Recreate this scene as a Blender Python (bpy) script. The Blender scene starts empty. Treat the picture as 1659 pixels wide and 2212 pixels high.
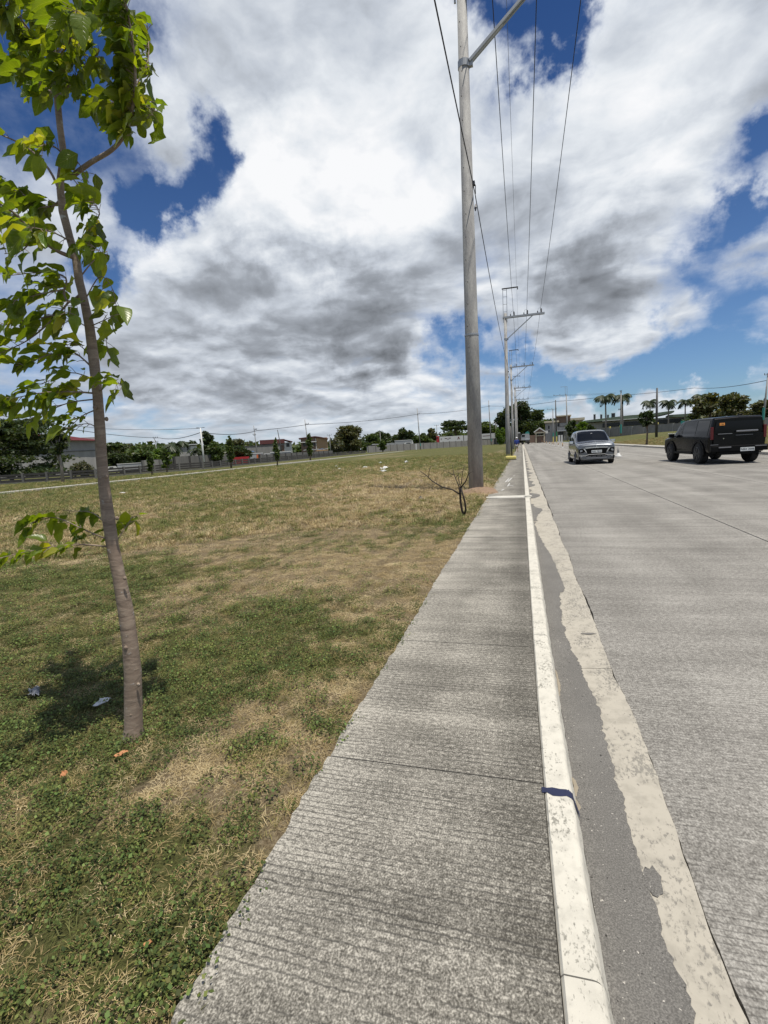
import bpy, math, random
import numpy as np
from mathutils import Vector, Matrix
R = math.radians
random.seed(7); rng = np.random.default_rng(7)
scene = bpy.context.scene
COL = scene.collection

# ------------------------------------------------------------------ camera
TILT, YAW, ROLL, CAM_H = R(7.557), R(16.323), 0.0595, 1.45
FPX, PW, PH = 1040.0, 1659.0, 2212.0          # focal length and frame in picture units
_cy, _sy = math.cos(YAW), math.sin(YAW)
RIGHT = Vector((_cy, _sy, 0)); HEAD = Vector((-_sy, _cy, 0)); ZUP = Vector((0, 0, 1))
FWD = HEAD*math.cos(TILT) - ZUP*math.sin(TILT); UPV = HEAD*math.sin(TILT) + ZUP*math.cos(TILT)
CX = RIGHT*math.cos(ROLL) - UPV*math.sin(ROLL); CYV = RIGHT*math.sin(ROLL) + UPV*math.cos(ROLL)
EYE = Vector((0, 0, CAM_H))
cam_d = bpy.data.cameras.new('camera'); cam = bpy.data.objects.new('camera', cam_d); COL.objects.link(cam)
cam_d.sensor_fit = 'HORIZONTAL'; cam_d.sensor_width = 36; cam_d.lens = 36*FPX/PW
cam_d.clip_start = 0.05; cam_d.clip_end = 6000
m3 = Matrix((CX, CYV, -FWD)).transposed(); cam.matrix_world = Matrix.Translation(EYE) @ m3.to_4x4()
scene.camera = cam
def ray(u, v):
    return CX*(u-PW/2) + CYV*(PH/2-v) + FWD*FPX
def ground(u, v, z=0.0):                      # where a line of sight meets the level z
    r = ray(u, v); return EYE + r*((z-CAM_H)/r.z)
def at(u, v, D):                              # the point on a line of sight D metres ahead
    r = ray(u, v); return EYE + r*(D/r.dot(HEAD))
def hor(u): return 950 - .0595*(u-1128)

# ------------------------------------------------------------------ light and sky
SUN_EL, SUN_AZ = R(73.0), math.atan2(0.26, -0.15)   # azimuth from +Y towards +X
SUN_DIR = Vector((math.sin(SUN_AZ)*math.cos(SUN_EL), math.cos(SUN_AZ)*math.cos(SUN_EL), math.sin(SUN_EL)))
sd = bpy.data.lights.new('sun', 'SUN'); sd.energy = 5.0; sd.angle = R(0.55); sd.color = (1, .94, .84)
so = bpy.data.objects.new('sun', sd); COL.objects.link(so)
so.rotation_euler = SUN_DIR.to_track_quat('Z', 'Y').to_euler(); so.location = (0, 0, 60)
scene.view_settings.view_transform = 'Standard'; scene.view_settings.look = 'None'
scene.view_settings.exposure = 0.0; scene.view_settings.gamma = 1.0
scene.view_settings.use_curve_mapping = False

class NT:
    """small helper round a node tree"""
    def __init__(s, tree): s.t = tree; s.n = tree.nodes; s.l = tree.links
    def node(s, typ, **kw):
        n = s.n.new(typ)
        for k, v in kw.items():
            if k == 'i':
                for a, b in v.items(): s.put(n.inputs[a], b)
            else: setattr(n, k, v)
        return n
    def put(s, sock, v):
        if isinstance(v, bpy.types.NodeSocket): s.l.new(v, sock)
        else: sock.default_value = v
    def m(s, op, a, b=None, c=None, clamp=False):
        n = s.n.new('ShaderNodeMath'); n.operation = op; n.use_clamp = clamp
        for i, x in enumerate((a, b, c)):
            if x is not None: s.put(n.inputs[i], x)
        return n.outputs[0]
    def vm(s, op, a, b=None, scale=None):
        n = s.n.new('ShaderNodeVectorMath'); n.operation = op
        s.put(n.inputs[0], a)
        if b is not None: s.put(n.inputs[1], b)
        if scale is not None: s.put(n.inputs[3], scale)
        return n.outputs['Value'] if op in ('DOT_PRODUCT', 'LENGTH') else n.outputs[0]
    def noise(s, vec, scale, detail=4, rough=.55, dist=0.0, out=0):
        n = s.node('ShaderNodeTexNoise'); s.put(n.inputs['Vector'], vec)
        n.inputs['Scale'].default_value = scale; n.inputs['Detail'].default_value = detail
        n.inputs['Roughness'].default_value = rough; n.inputs['Distortion'].default_value = dist
        return n.outputs[out]
    def mix(s, f, a, b, blend='MIX'):
        n = s.n.new('ShaderNodeMix'); n.data_type = 'RGBA'; n.blend_type = blend
        s.put(n.inputs[0], f); s.put(n.inputs[6], a); s.put(n.inputs[7], b); return n.outputs[2]
    def ss(s, x, lo, hi, a=0.0, b=1.0):
        n = s.n.new('ShaderNodeMapRange'); n.interpolation_type = 'SMOOTHSTEP'
        s.put(n.inputs[0], x); n.inputs[1].default_value = lo; n.inputs[2].default_value = hi
        n.inputs[3].default_value = a; n.inputs[4].default_value = b; return n.outputs[0]
    def xyz(s, v):
        n = s.n.new('ShaderNodeSeparateXYZ'); s.put(n.inputs[0], v); return n.outputs
    def vec(s, x, y, z):
        n = s.n.new('ShaderNodeCombineXYZ')
        for i, q in enumerate((x, y, z)): s.put(n.inputs[i], q)
        return n.outputs[0]
    def ramp(s, f, pts):
        n = s.n.new('ShaderNodeValToRGB'); e = n.color_ramp.elements
        while len(e) < len(pts): e.new(.5)
        for k, (p, c) in zip(e, pts): k.position = p; k.color = (*c, 1)
        s.put(n.inputs[0], f); return n.outputs[0]
def c4(c): return (c[0], c[1], c[2], 1.0)
def srgb(r, g, b):
    f = lambda v: ((v/255+.055)/1.055)**2.4 if v > 10.3 else v/255/12.92
    return (f(r), f(g), f(b))

world = bpy.data.worlds.new('World'); scene.world = world; world.use_nodes = True
w = NT(world.node_tree); w.n.clear()
tc = w.node('ShaderNodeTexCoord').outputs['Generated']
dirn = w.vm('NORMALIZE', tc); dx, dy, dz = w.xyz(dirn)
sky = w.node('ShaderNodeTexSky', sky_type='NISHITA', sun_disc=False, sun_elevation=SUN_EL, sun_rotation=SUN_AZ,
             altitude=50, air_density=1.0, dust_density=.25, ozone_density=2.2).outputs[0]
den = w.m('ADD', w.m('MAXIMUM', dz, 0.0), 0.24)
plane = w.vec(w.m('DIVIDE', dx, den), w.m('DIVIDE', dy, den), 0.0)     # the cloud deck seen from below
warp = w.vm('SCALE', w.vm('SUBTRACT', w.noise(plane, 1.5, 4, .5, out=1), (.5, .5, .5)), scale=.35)
pw = w.vm('ADD', plane, warp)
big = w.noise(w.vm('ADD', pw, (3.1, 7.4, 0)), 1.5, 3, .5)
fine = w.noise(pw, 3.6, 9, .54)
soft = w.noise(w.vm('ADD', pw, (1.3, .2, 0)), 2.6, 6, .50)
toward = w.vm('SUBTRACT', pw, w.vm('SCALE', w.vm('NORMALIZE', plane), scale=.07))     # sunward neighbour in the deck
side_lit = w.m('SUBTRACT', fine, w.noise(toward, 3.6, 6, .54))
billow = w.vm('SCALE', w.vm('SUBTRACT', w.noise(dirn, 4.5, 7, .60, out=1), (.5, .5, .5)), scale=.42)
dirb = w.vm('NORMALIZE', w.vm('ADD', dirn, billow))                      # ragged outlines
def field(blobs, base):
    acc = base
    for (u, v, rad, amp) in blobs:
        d = ray(u, v).normalized(); s2 = (rad/FPX)**2 * max(.35, (d.dot(FWD))**2)
        g = w.m('EXPONENT', w.m('DIVIDE', w.m('SUBTRACT', w.vm('DOT_PRODUCT', dirb, tuple(d)), 1.0), s2/2))
        acc = w.m('MULTIPLY_ADD', g, amp, acc)
    return acc
# clear gaps (negative) and heavy masses (positive) of the broken deck
cover = field([(130, 40, 130, -.27), (40, 200, 80, -.14), (300, 330, 75, -.50), (430, 285, 70, -.52), (210, 385, 55, -.40), (360, 380, 60, -.12), (330, 130, 90, .16), (330, 420, 40, -.16),
               (255, 600, 55, -.44), (40, 330, 70, -.12), (1140, 20, 95, -.46), (1220, 70, 60, -.34), (1020, 10, 45, -.30), (770, 140, 40, -.14),
               (1640, 290, 60, -.34), (1620, 470, 60, -.40), (1560, 440, 40, -.2), (1350, 120, 50, -.08), (1560, 600, 60, -.30), (1450, 575, 50, -.12),
               (1640, 640, 60, -.26), (1640, 170, 50, .1), (1350, 800, 80, -.52), (1500, 810, 90, -.46), (1620, 800, 90, -.50), (1210, 800, 50, -.42), (1140, 745, 40, -.3), (1420, 715, 70, -.16),
               (1000, 752, 45, -.36), (930, 768, 40, -.26), (1060, 800, 40, -.2), (560, 590, 250, .24), (900, 400, 330, .22), (1330, 420, 220, .24), (1300, 640, 120, .2),
               (700, 830, 240, .22), (640, 230, 260, .20), (1480, 150, 190, .20), (300, 760, 200, .18), (1560, 690, 120, .20), (1400, 905, 70, .55), (1530, 890, 70, .5), (1250, 900, 60, .4), (1640, 880, 60, .45), (1650, 380, 60, .2)],
              w.m('ADD', w.m('MULTIPLY', big, .45), w.m('MULTIPLY', fine, .80)))
dark = field([(540, 655, 75, .20), (740, 650, 90, .26), (430, 610, 60, .12), (790, 760, 55, .34), (600, 460, 150, -.20), (830, 450, 140, -.16), (400, 470, 80, -.1), (860, 690, 40, .12), (1290, 570, 75, .26), (1180, 580, 60, .12), (930, 580, 80, .08),
              (60, 800, 110, .2), (400, 800, 110, .10), (560, 880, 160, .06), (330, 200, 120, -.06), (1230, 250, 200, -.12), (980, 240, 160, -.06), (620, 420, 120, -.10), (900, 880, 90, -.12),
              (560, 330, 120, -.08), (1400, 330, 140, -.10), (1560, 450, 60, -.15), (1230, 110, 80, -.14), (450, 430, 60, -.1), (1560, 890, 120, -.2)],
             w.m('MULTIPLY_ADD', side_lit, -1.0, w.m('ADD', w.m('MULTIPLY', soft, .85), w.m('MULTIPLY', fine, .35))))
alpha = w.ss(cover, .42, .82)
lum = w.ramp(w.m('SUBTRACT', dark, .20), [(.12, srgb(250, 251, 253)), (.26, srgb(228, 233, 239)), (.40, srgb(198, 205, 215)), (.56, srgb(160, 166, 175)), (.86, srgb(106, 110, 116))])
thin = w.ss(cover, .46, .86)                                            # thin edges let the light through
lum = w.mix(thin, c4(srgb(214, 224, 240)), lum)
hz = w.ss(dz, .0, .12, .6, 0.0)
lum = w.mix(hz, lum, c4(srgb(206, 216, 226)))
deep = w.mix(1.0, sky, w.mix(w.ss(dz, .05, .75), c4((.62, .80, 1.04)), c4((.25, .44, .74))), 'MULTIPLY')
cl10 = w.vm('SCALE', lum, scale=11.0)
skyc = w.mix(alpha, deep, cl10)
bg = w.node('ShaderNodeBackground', i={'Color': skyc, 'Strength': 0.09})
w.l.new(bg.outputs[0], w.node('ShaderNodeOutputWorld').inputs[0])
scene.cycles.max_bounces = 6; scene.cycles.diffuse_bounces = 3; scene.cycles.glossy_bounces = 3; scene.cycles.transmission_bounces = 4
world.cycles.sampling_method = 'MANUAL'; world.cycles.sample_map_resolution = 512

# ------------------------------------------------------------------ mesh helpers
class MB:
    def __init__(s): s.v = []; s.f = []
    def add(s, vs, fs):
        o = len(s.v); s.v += [tuple(p) for p in vs]; s.f += [tuple(i+o for i in f) for f in fs]; return s
    def box(s, c, d, rz=0.0, taper=1.0):
        hx, hy, hz_ = d[0]/2, d[1]/2, d[2]/2; ca, sa = math.cos(rz), math.sin(rz); vs = []
        for z in (-1, 1):
            k = 1 if z < 0 else taper
            for a, b in ((-1, -1), (1, -1), (1, 1), (-1, 1)):
                x, y = a*hx*k, b*hy*k; vs.append((c[0]+ca*x-sa*y, c[1]+sa*x+ca*y, c[2]+z*hz_))
        return s.add(vs, [(3, 2, 1, 0), (4, 5, 6, 7), (0, 1, 5, 4), (1, 2, 6, 5), (2, 3, 7, 6), (3, 0, 4, 7)])
    def tube(s, pts, rad, n=8, cap=True):
        pts = [Vector(p) for p in pts]; N = len(pts)
        if not hasattr(rad, '__len__'): rad = [rad]*N
        t0 = (pts[1]-pts[0]).normalized(); up = Vector((0, 0, 1)) if abs(t0.z) < .9 else Vector((1, 0, 0))
        a = t0.cross(up).normalized(); vs = []
        for i, p in enumerate(pts):
            t = (pts[min(i+1, N-1)]-pts[max(i-1, 0)]).normalized()
            a = (a - t*a.dot(t)).normalized(); b = t.cross(a)
            for k in range(n):
                q = 2*math.pi*k/n; vs.append(p + (a*math.cos(q)+b*math.sin(q))*rad[i])
        fs = [(i*n+k, i*n+(k+1) % n, (i+1)*n+(k+1) % n, (i+1)*n+k) for i in range(N-1) for k in range(n)]
        if cap: fs += [tuple(range(n-1, -1, -1)), tuple(range((N-1)*n, N*n))]
        return s.add(vs, fs)
    def bar(s, a, b, wd, ht):
        """rectangular bar from a to b"""
        a, b = Vector(a), Vector(b); t = (b-a).normalized()
        sd_ = t.cross(Vector((0, 0, 1))); sd_ = sd_.normalized() if sd_.length > 1e-4 else Vector((1, 0, 0)); u = sd_.cross(t)
        vs = [p + sd_*x*wd/2 + u*y*ht/2 for p in (a, b) for x, y in ((-1, -1), (1, -1), (1, 1), (-1, 1))]
        return s.add(vs, [(3, 2, 1, 0), (4, 5, 6, 7), (0, 1, 5, 4), (1, 2, 6, 5), (2, 3, 7, 6), (3, 0, 4, 7)])
    def lathe(s, prof, n=12, c=(0, 0, 0), axis='z'):
        vs = []
        for r_, h in prof:
            for k in range(n):
                q = 2*math.pi*k/n; x, y = r_*math.cos(q), r_*math.sin(q)
                p = (x, y, h) if axis == 'z' else ((h, x, y) if axis == 'x' else (x, h, y))
                vs.append((c[0]+p[0], c[1]+p[1], c[2]+p[2]))
        m = len(prof)
        fs = [(i*n+k, i*n+(k+1) % n, (i+1)*n+(k+1) % n, (i+1)*n+k) for i in range(m-1) for k in range(n)]
        fs += [tuple(range(n-1, -1, -1)), tuple(range((m-1)*n, m*n))]
        return s.add(vs, fs)
    def prism(s, poly, axis, a, b):
        """polygon in the plane normal to axis, extruded from a to b"""
        def P(p, h): return {'x': (h, p[0], p[1]), 'y': (p[0], h, p[1]), 'z': (p[0], p[1], h)}[axis]
        n = len(poly)
        vs = [P(p, a) for p in poly]+[P(p, b) for p in poly]
        return s.add(vs, [tuple(range(n-1, -1, -1)), tuple(range(n, 2*n))]+[(i, (i+1) % n, n+(i+1) % n, n+i) for i in range(n)])
    def mesh(s, name, mat=None, smooth=False):
        me = bpy.data.meshes.new(name); me.from_pydata(s.v, [], s.f); me.update()
        if mat: me.materials.append(mat)
        if smooth: me.shade_smooth()
        return me
    def build(s, name, mat=None, parent=None, smooth=False, bevel=0.0):
        return obj(name, s.mesh(name, mat, smooth), parent, bevel)
def obj(name, me, parent=None, bevel=0.0):
    o = bpy.data.objects.new(name, me); COL.objects.link(o)
    if parent: o.parent = parent
    if bevel:
        b = o.modifiers.new('bevel', 'BEVEL'); b.width = bevel; b.segments = 2; b.limit_method = 'ANGLE'; b.angle_limit = R(35)
    return o
def empty(name, loc=(0, 0, 0), rz=0.0):
    o = bpy.data.objects.new(name, None); COL.objects.link(o); o.location = loc; o.rotation_euler = (0, 0, rz); o.empty_display_size = .1
    return o
def tag(o, label=None, cat=None, group=None, kind=None):
    if label: o['label'] = label
    if cat: o['category'] = cat
    if group: o['group'] = group
    if kind: o['kind'] = kind
    return o
def npmesh(name, V, F, mat, attr=None, uv=None, smooth=False):
    """V (n,3), F (m,k) arrays; attr: per-face colour (m,3) stored as 'tint'"""
    me = bpy.data.meshes.new(name); V = np.asarray(V, np.float32); F = np.asarray(F, np.int32); m, k = F.shape
    me.vertices.add(len(V)); me.vertices.foreach_set('co', V.ravel())
    me.loops.add(m*k); me.loops.foreach_set('vertex_index', F.ravel())
    me.polygons.add(m); me.polygons.foreach_set('loop_start', np.arange(0, m*k, k, dtype=np.int32))
    me.update(calc_edges=True)
    if attr is not None:
        a = me.attributes.new('tint', 'FLOAT_COLOR', 'FACE'); cc = np.ones((m, 4), np.float32); cc[:, :3] = attr; a.data.foreach_set('color', cc.ravel())
    if uv is not None:
        u = me.uv_layers.new(name='UVMap'); u.data.foreach_set('uv', np.asarray(uv, np.float32)[F.ravel()].ravel())
    if mat: me.materials.append(mat)
    if smooth: me.shade_smooth()
    me.validate(); return me

# ------------------------------------------------------------------ materials
MATS = {}
def newmat(name):
    m = bpy.data.materials.new(name); m.use_nodes = True; t = NT(m.node_tree); t.n.clear()
    out = t.node('ShaderNodeOutputMaterial'); b = t.node('ShaderNodeBsdfPrincipled'); t.l.new(b.outputs[0], out.inputs[0])
    MATS[name] = m; return m, t, b, out
def plain(name, c, rough=.6, var=.12, scale=3.0, bump=.0, bscale=40, metal=0.0, spec=.5, coat=0.0, streak=False):
    m, t, b, out = newmat(name); p = t.node('ShaderNodeTexCoord').outputs['Object']
    if streak: p = t.vm('MULTIPLY', p, (1, 1, .25))
    n = t.noise(p, scale, 6, .6); n2 = t.noise(p, scale*9, 4, .6)
    k = t.m('ADD', t.m('MULTIPLY', t.m('SUBTRACT', n, .5), 3.2*var), t.m('MULTIPLY', t.m('SUBTRACT', n2, .5), 1.6*var))
    col = t.mix(1.0, c4(c), t.vec(t.m('ADD', k, 1.0), t.m('ADD', k, 1.0), t.m('ADD', t.m('MULTIPLY', k, .9), 1.0)), 'MULTIPLY')
    t.l.new(col, b.inputs['Base Color']); b.inputs['Roughness'].default_value = rough; b.inputs['Metallic'].default_value = metal
    b.inputs['Specular IOR Level'].default_value = spec; b.inputs['Coat Weight'].default_value = coat
    if bump:
        bp = t.node('ShaderNodeBump', i={'Strength': bump, 'Distance': .02, 'Height': t.noise(p, bscale, 5, .6)})
        t.l.new(bp.outputs[0], b.inputs['Normal'])
    return m
plain('pole_concrete', (.27, .265, .255), .8, .5, 5.0, .4, 60, streak=True)
plain('galvanised', (.34, .35, .36), .45, .12, 8, 0, metal=.5)
plain('dark_steel', (.05, .048, .045), .6, .2, 6)
plain('insulator', (.02, .02, .024), .35)
plain('wire', (.012, .012, .016), .6, .05)
plain('wire_grey', (.09, .10, .11), .5, .05)
plain('soil', (.23, .155, .10), .95, .28, 9, .6, 50)
plain('dead_twig', (.030, .022, .018), .85, .3, 20, .3, 90)
plain('yellow_paint', (.55, .47, .14), .6, .18, 10)
plain('white_paint', (.62, .62, .60), .6, .08, 5)
plain('white_plastic', (.72, .72, .72), .45, .06, 6)
plain('grey_plastic', (.16, .17, .19), .45, .15, 9)
plain('dry_leaf', (.42, .19, .08), .7, .25, 30)
plain('block_wall', (.20, .195, .185), .9, .30, 1.6, .3, 12, streak=True)
plain('old_concrete', (.12, .117, .11), .9, .35, 2.2, .3, 14, streak=True)
plain('dark_concrete', (.040, .038, .036), .9, .35, 2.5, .3, 14)
plain('joint_grit', (.085, .08, .072), .95, .2, 20)
plain('plaster_grey', (.27, .265, .255), .85, .22, 1.2, streak=True)
plain('plaster_white', (.55, .55, .53), .8, .12, 1.5, streak=True)
plain('plaster_cream', (.52, .46, .34), .8, .12, 1.5)
plain('timber_tan', (.36, .235, .13), .8, .15, 3)
plain('timber_brown', (.17, .115, .085), .8, .2, 3)
plain('maroon_paint', (.10, .028, .024), .6, .15, 3)
plain('red_roof', (.28, .07, .085), .55, .12, 3)
plain('red_paint', (.34, .02, .025), .45, .12, 4)
plain('orange_paint', (.55, .14, .04), .5, .1, 4)
plain('green_roof', (.13, .17, .12), .6, .15, 2)
plain('roof_metal', (.42, .44, .45), .5, .15, 2)
plain('blue_sheet', (.20, .30, .48), .5, .1, 3)
plain('teal_paint', (.03, .22, .19), .6, .1, 3)
plain('green_paint', (.02, .17, .07), .6, .1, 3)
plain('truck_white', (.55, .55, .54), .5, .07, 2)
plain('truck_grey', (.30, .31, .32), .5, .12, 2)
plain('tyre', (.010, .010, .010), .85, .2, 20)
plain('glass_dark', (.005, .006, .008), .06, .0, spec=.22)
plain('window_dark', (.015, .016, .018), .25, .1, spec=.5)
plain('car_grey', (.115, .125, .140), .26, .03, 2, metal=.55, coat=.8)
plain('car_black', (.0035, .0035, .0038), .22, .05, 2, spec=.24, coat=0)
plain('trim_black', (.004, .004, .004), .5, .1, 8, spec=.12)
plain('chrome', (.72, .73, .75), .12, .0, metal=1.0)
plain('alloy', (.25, .25, .26), .35, .05, metal=.8)
plain('lamp_glass', (.28, .30, .32), .08, .05)
plain('tail_red', (.09, .006, .008), .25, .05)
plain('plate_white', (.62, .64, .63), .5, .03)
plain('plate_ink', (.03, .035, .035), .6, .05)
plain('orange_sticker', (.75, .30, .06), .5, .08)
plain('skin', (.16, .085, .055), .6, .05)
plain('shirt_blue', (.012, .035, .20), .8, .15, 12)
plain('shorts_grey', (.30, .29, .28), .85, .15, 12)
plain('dark_cloth', (.015, .015, .016), .85)
plain('navy_paint', (.012, .016, .05), .55, .2, 40)

def foliage(name, c, trans=.35, rough=.5, tintattr=True, spec=.35):
    m, t, b, out = newmat(name)
    col = c4(c)
    if tintattr:
        a = t.node('ShaderNodeAttribute', attribute_name='tint'); col = t.mix(1.0, c4(c), a.outputs['Color'], 'MULTIPLY')
    t.put(b.inputs['Base Color'], col); b.inputs['Roughness'].default_value = rough; b.inputs['Specular IOR Level'].default_value = spec
    tr = t.node('ShaderNodeBsdfTranslucent'); t.put(tr.inputs[0], t.mix(1.0, col, c4((1.5, 1.45, .45)), 'MULTIPLY'))
    mx = t.node('ShaderNodeMixShader', i={0: trans}); t.l.new(b.outputs[0], mx.inputs[1]); t.l.new(tr.outputs[0], mx.inputs[2])
    t.l.new(mx.outputs[0], out.inputs[0]); return m
foliage('leaf_dark', (.042, .064, .022), .3)
foliage('leaf_mid', (.062, .095, .026), .3)
foliage('leaf_olive', (.080, .088, .035), .3)
foliage('leaf_grey', (.090, .100, .060), .3)
foliage('leaf_bright', (.10, .17, .03), .4)
foliage('leaf_palm', (.034, .050, .020), .2)
plain('bark', (.115, .085, .065), .9, .3, 6, .5, 40)
plain('bark_pale', (.25, .22, .19), .9, .2, 6, .4, 40)

# young tree: leaf with veins, and ringed bark
m, t, b, out = newmat('young_leaf')
uv = t.node('ShaderNodeUVMap').outputs[0]; ux, uy, _ = t.xyz(uv)
au = t.m('ABSOLUTE', t.m('SUBTRACT', ux, .5))
rib = t.ss(au, .0, .035, 1.0, 0.0)
side = t.m('FRACT', t.m('ADD', t.m('MULTIPLY', uy, 8.0), t.m('MULTIPLY', au, -4.5)))
vein = t.m('MAXIMUM', rib, t.m('MULTIPLY', t.ss(t.m('ABSOLUTE', t.m('SUBTRACT', side, .5)), .0, .10, 1.0, 0.0), .55))
oi = t.node('ShaderNodeObjectInfo').outputs['Random']
ta = t.node('ShaderNodeAttribute', attribute_name='tint').outputs['Color']
bc = t.ramp(oi, [(0, (.070, .115, .014)), (.40, (.130, .190, .020)), (.75, (.20, .255, .030)), (1, (.30, .30, .045))])
bc = t.mix(1.0, bc, ta, 'MULTIPLY')
bc = t.mix(t.m('MULTIPLY', vein, .55), bc, c4((.22, .27, .07)))
t.l.new(bc, b.inputs['Base Color']); b.inputs['Roughness'].default_value = .33; b.inputs['Specular IOR Level'].default_value = .5
bp = t.node('ShaderNodeBump', i={'Strength': .5, 'Distance': .004, 'Height': t.m('SUBTRACT', 1.0, vein)}); t.l.new(bp.outputs[0], b.inputs['Normal'])
tr = t.node('ShaderNodeBsdfTranslucent'); t.l.new(t.mix(1.0, bc, c4((2.2, 2.0, .35)), 'MULTIPLY'), tr.inputs[0])
mx = t.node('ShaderNodeMixShader', i={0: .46}); t.l.new(b.outputs[0], mx.inputs[1]); t.l.new(tr.outputs[0], mx.inputs[2]); t.l.new(mx.outputs[0], out.inputs[0])
m, t, b, out = newmat('young_bark')
p = t.node('ShaderNodeNewGeometry').outputs['Position']
n1 = t.noise(t.vm('MULTIPLY', p, (9, 9, 34)), 1.0, 5, .7, 1.2); n2 = t.noise(p, 26, 5, .6); n3 = t.noise(p, 5, 3, .5)
col = t.ramp(n1, [(.25, (.13, .095, .070)), (.5, (.23, .175, .132)), (.72, (.34, .275, .21))])
col = t.mix(t.ss(n2, .62, .72), col, c4((.40, .385, .36))); col = t.mix(t.ss(n3, .45, .7, 0, .5), col, c4((.17, .12, .09)))
t.l.new(col, b.inputs['Base Color']); b.inputs['Roughness'].default_value = .85
bp = t.node('ShaderNodeBump', i={'Strength': .7, 'Distance': .006, 'Height': t.m('ADD', n1, t.m('MULTIPLY', n2, .5))}); t.l.new(bp.outputs[0], b.inputs['Normal'])

def tined(name, lo, mid, hi, pitch, groove, speck, patch=1.5, edge=None):
    """broom-tined worn concrete: grooves run across the way"""
    m, t, b, out = newmat(name); p = t.node('ShaderNodeNewGeometry').outputs['Position']; px, py, pz = t.xyz(p)
    wob = t.m('MULTIPLY', t.m('SUBTRACT', t.noise(t.vm('MULTIPLY', p, (1.2, 2.6, 1)), 1.0, 3, .65), .5), pitch*1.35)
    wob2 = t.m('MULTIPLY', t.m('SUBTRACT', t.noise(p, 45, 2, .5), .5), pitch*.35)
    ph = t.m('FRACT', t.m('DIVIDE', t.m('ADD', py, t.m('ADD', wob, wob2)), pitch))
    g = t.ss(t.m('ABSOLUTE', t.m('SUBTRACT', ph, .5)), .02, .17, 1.0, 0.0)
    strength = t.ss(t.noise(t.vm('MULTIPLY', p, (1.2, 5, 1)), 1.5, 5, .75), .31, .60)
    g = t.m('MULTIPLY', g, strength)
    s1 = t.noise(t.vm('MULTIPLY', p, (1, .8, 1)), speck, 3, .6); s2 = t.noise(p, speck*.28, 4, .6)
    s3 = t.noise(p, patch, 5, .6); s4 = t.noise(t.vm('MULTIPLY', p, (.25, 3.0, 1)), 2.2, 4, .55)
    k = t.m('ADD', t.m('MULTIPLY', t.m('SUBTRACT', s1, .5), 2.0), t.m('ADD', t.m('MULTIPLY', t.m('SUBTRACT', s2, .5), 1.2), t.m('ADD', t.m('MULTIPLY', t.m('SUBTRACT', s3, .5), .8), t.m('MULTIPLY', t.m('SUBTRACT', s4, .5), .5))))
    tracks = t.noise(t.vm('MULTIPLY', p, (1.3, .035, 1)), 1.0, 3, .5); spots = t.noise(p, 2.6, 2, .5)
    k = t.m('ADD', k, t.m('ADD', t.m('MULTIPLY', t.m('SUBTRACT', tracks, .5), .7), t.m('MULTIPLY', t.ss(spots, .70, .78), -.16)))
    if edge: # lighter worn strip along one side
        k = t.m('ADD', k, t.m('MULTIPLY', t.ss(t.m('ADD', px, t.m('MULTIPLY', t.m('SUBTRACT', s3, .5), .5)), edge[0], edge[1], 1.0, 0.0), edge[2]))
        k = t.m('ADD', k, t.m('MULTIPLY', t.ss(px, -.22, -.02), -.10))
    col = t.ramp(t.m('ADD', k, .5), [(.10, lo), (.5, mid), (.92, hi)])
    col = t.mix(t.m('MULTIPLY', g, groove), col, c4((.040, .038, .034)))
    t.l.new(col, b.inputs['Base Color']); b.inputs['Roughness'].default_value = .9; b.inputs['Specular IOR Level'].default_value = .25
    h = t.m('ADD', t.m('MULTIPLY', g, -1.0), t.m('MULTIPLY', s1, .5))
    bp = t.node('ShaderNodeBump', i={'Strength': .42, 'Distance': .004, 'Height': h}); t.l.new(bp.outputs[0], b.inputs['Normal'])
    return m
tined('walk_concrete', (.062, .057, .047), (.174, .163, .139), (.42, .395, .34), 0.029, .66, 165, 1.6, (-.92, -.50, .08))
tined('road_concrete', (.115, .108, .096), (.218, .207, .186), (.36, .345, .312), .024, .42, 120, .7)
def kerbmat(name, paint, under, chip, scale=45):
    m, t, b, out = newmat(name); p = t.node('ShaderNodeNewGeometry').outputs['Position']
    n1 = t.noise(t.vm('MULTIPLY', p, (1, .55, 1)), scale, 4, .65); n2 = t.noise(p, 4.5, 4, .6); n3 = t.noise(p, 1.2, 3, .5)
    wear = t.m('MULTIPLY', t.ss(t.m('ADD', t.m('MULTIPLY', n1, .80), t.m('MULTIPLY', n2, .62)), chip, chip+.13), .85)
    dirt = t.noise(p, 14, 5, .6)
    pc = t.mix(t.ss(dirt, .42, .72, 0, .55), c4(paint), c4(tuple(x*.62 for x in paint)))
    pc = t.mix(t.ss(n3, .5, .7, 0, .3), pc, c4((.34, .32, .27)))
    col = t.mix(wear, pc, t.mix(n2, c4(under), c4(tuple(x*1.6 for x in under))))
    t.l.new(col, b.inputs['Base Color']); b.inputs['Roughness'].default_value = .8; b.inputs['Specular IOR Level'].default_value = .3
    bp = t.node('ShaderNodeBump', i={'Strength': .5, 'Distance': .004, 'Height': t.m('ADD', t.m('MULTIPLY', wear, -1.0), t.m('MULTIPLY', dirt, .5))}); t.l.new(bp.outputs[0], b.inputs['Normal'])
kerbmat('kerb_paint', (.54, .515, .445), (.13, .125, .105), .775, 85)
kerbmat('gutter_concrete', (.39, .36, .30), (.14, .132, .115), .735, 70)
kerbmat('patch_cement', (.55, .53, .47), (.28, .27, .25), .78, 30)
kerbmat('far_kerb', (.42, .40, .35), (.12, .115, .10), .70, 20)
m, t, b, out = newmat('gutter_dirt'); p = t.node('ShaderNodeNewGeometry').outputs['Position']
n1 = t.noise(p, 190, 3, .65); n2 = t.noise(p, 7, 5, .6); n3 = t.noise(p, 75, 2, .5)
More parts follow.
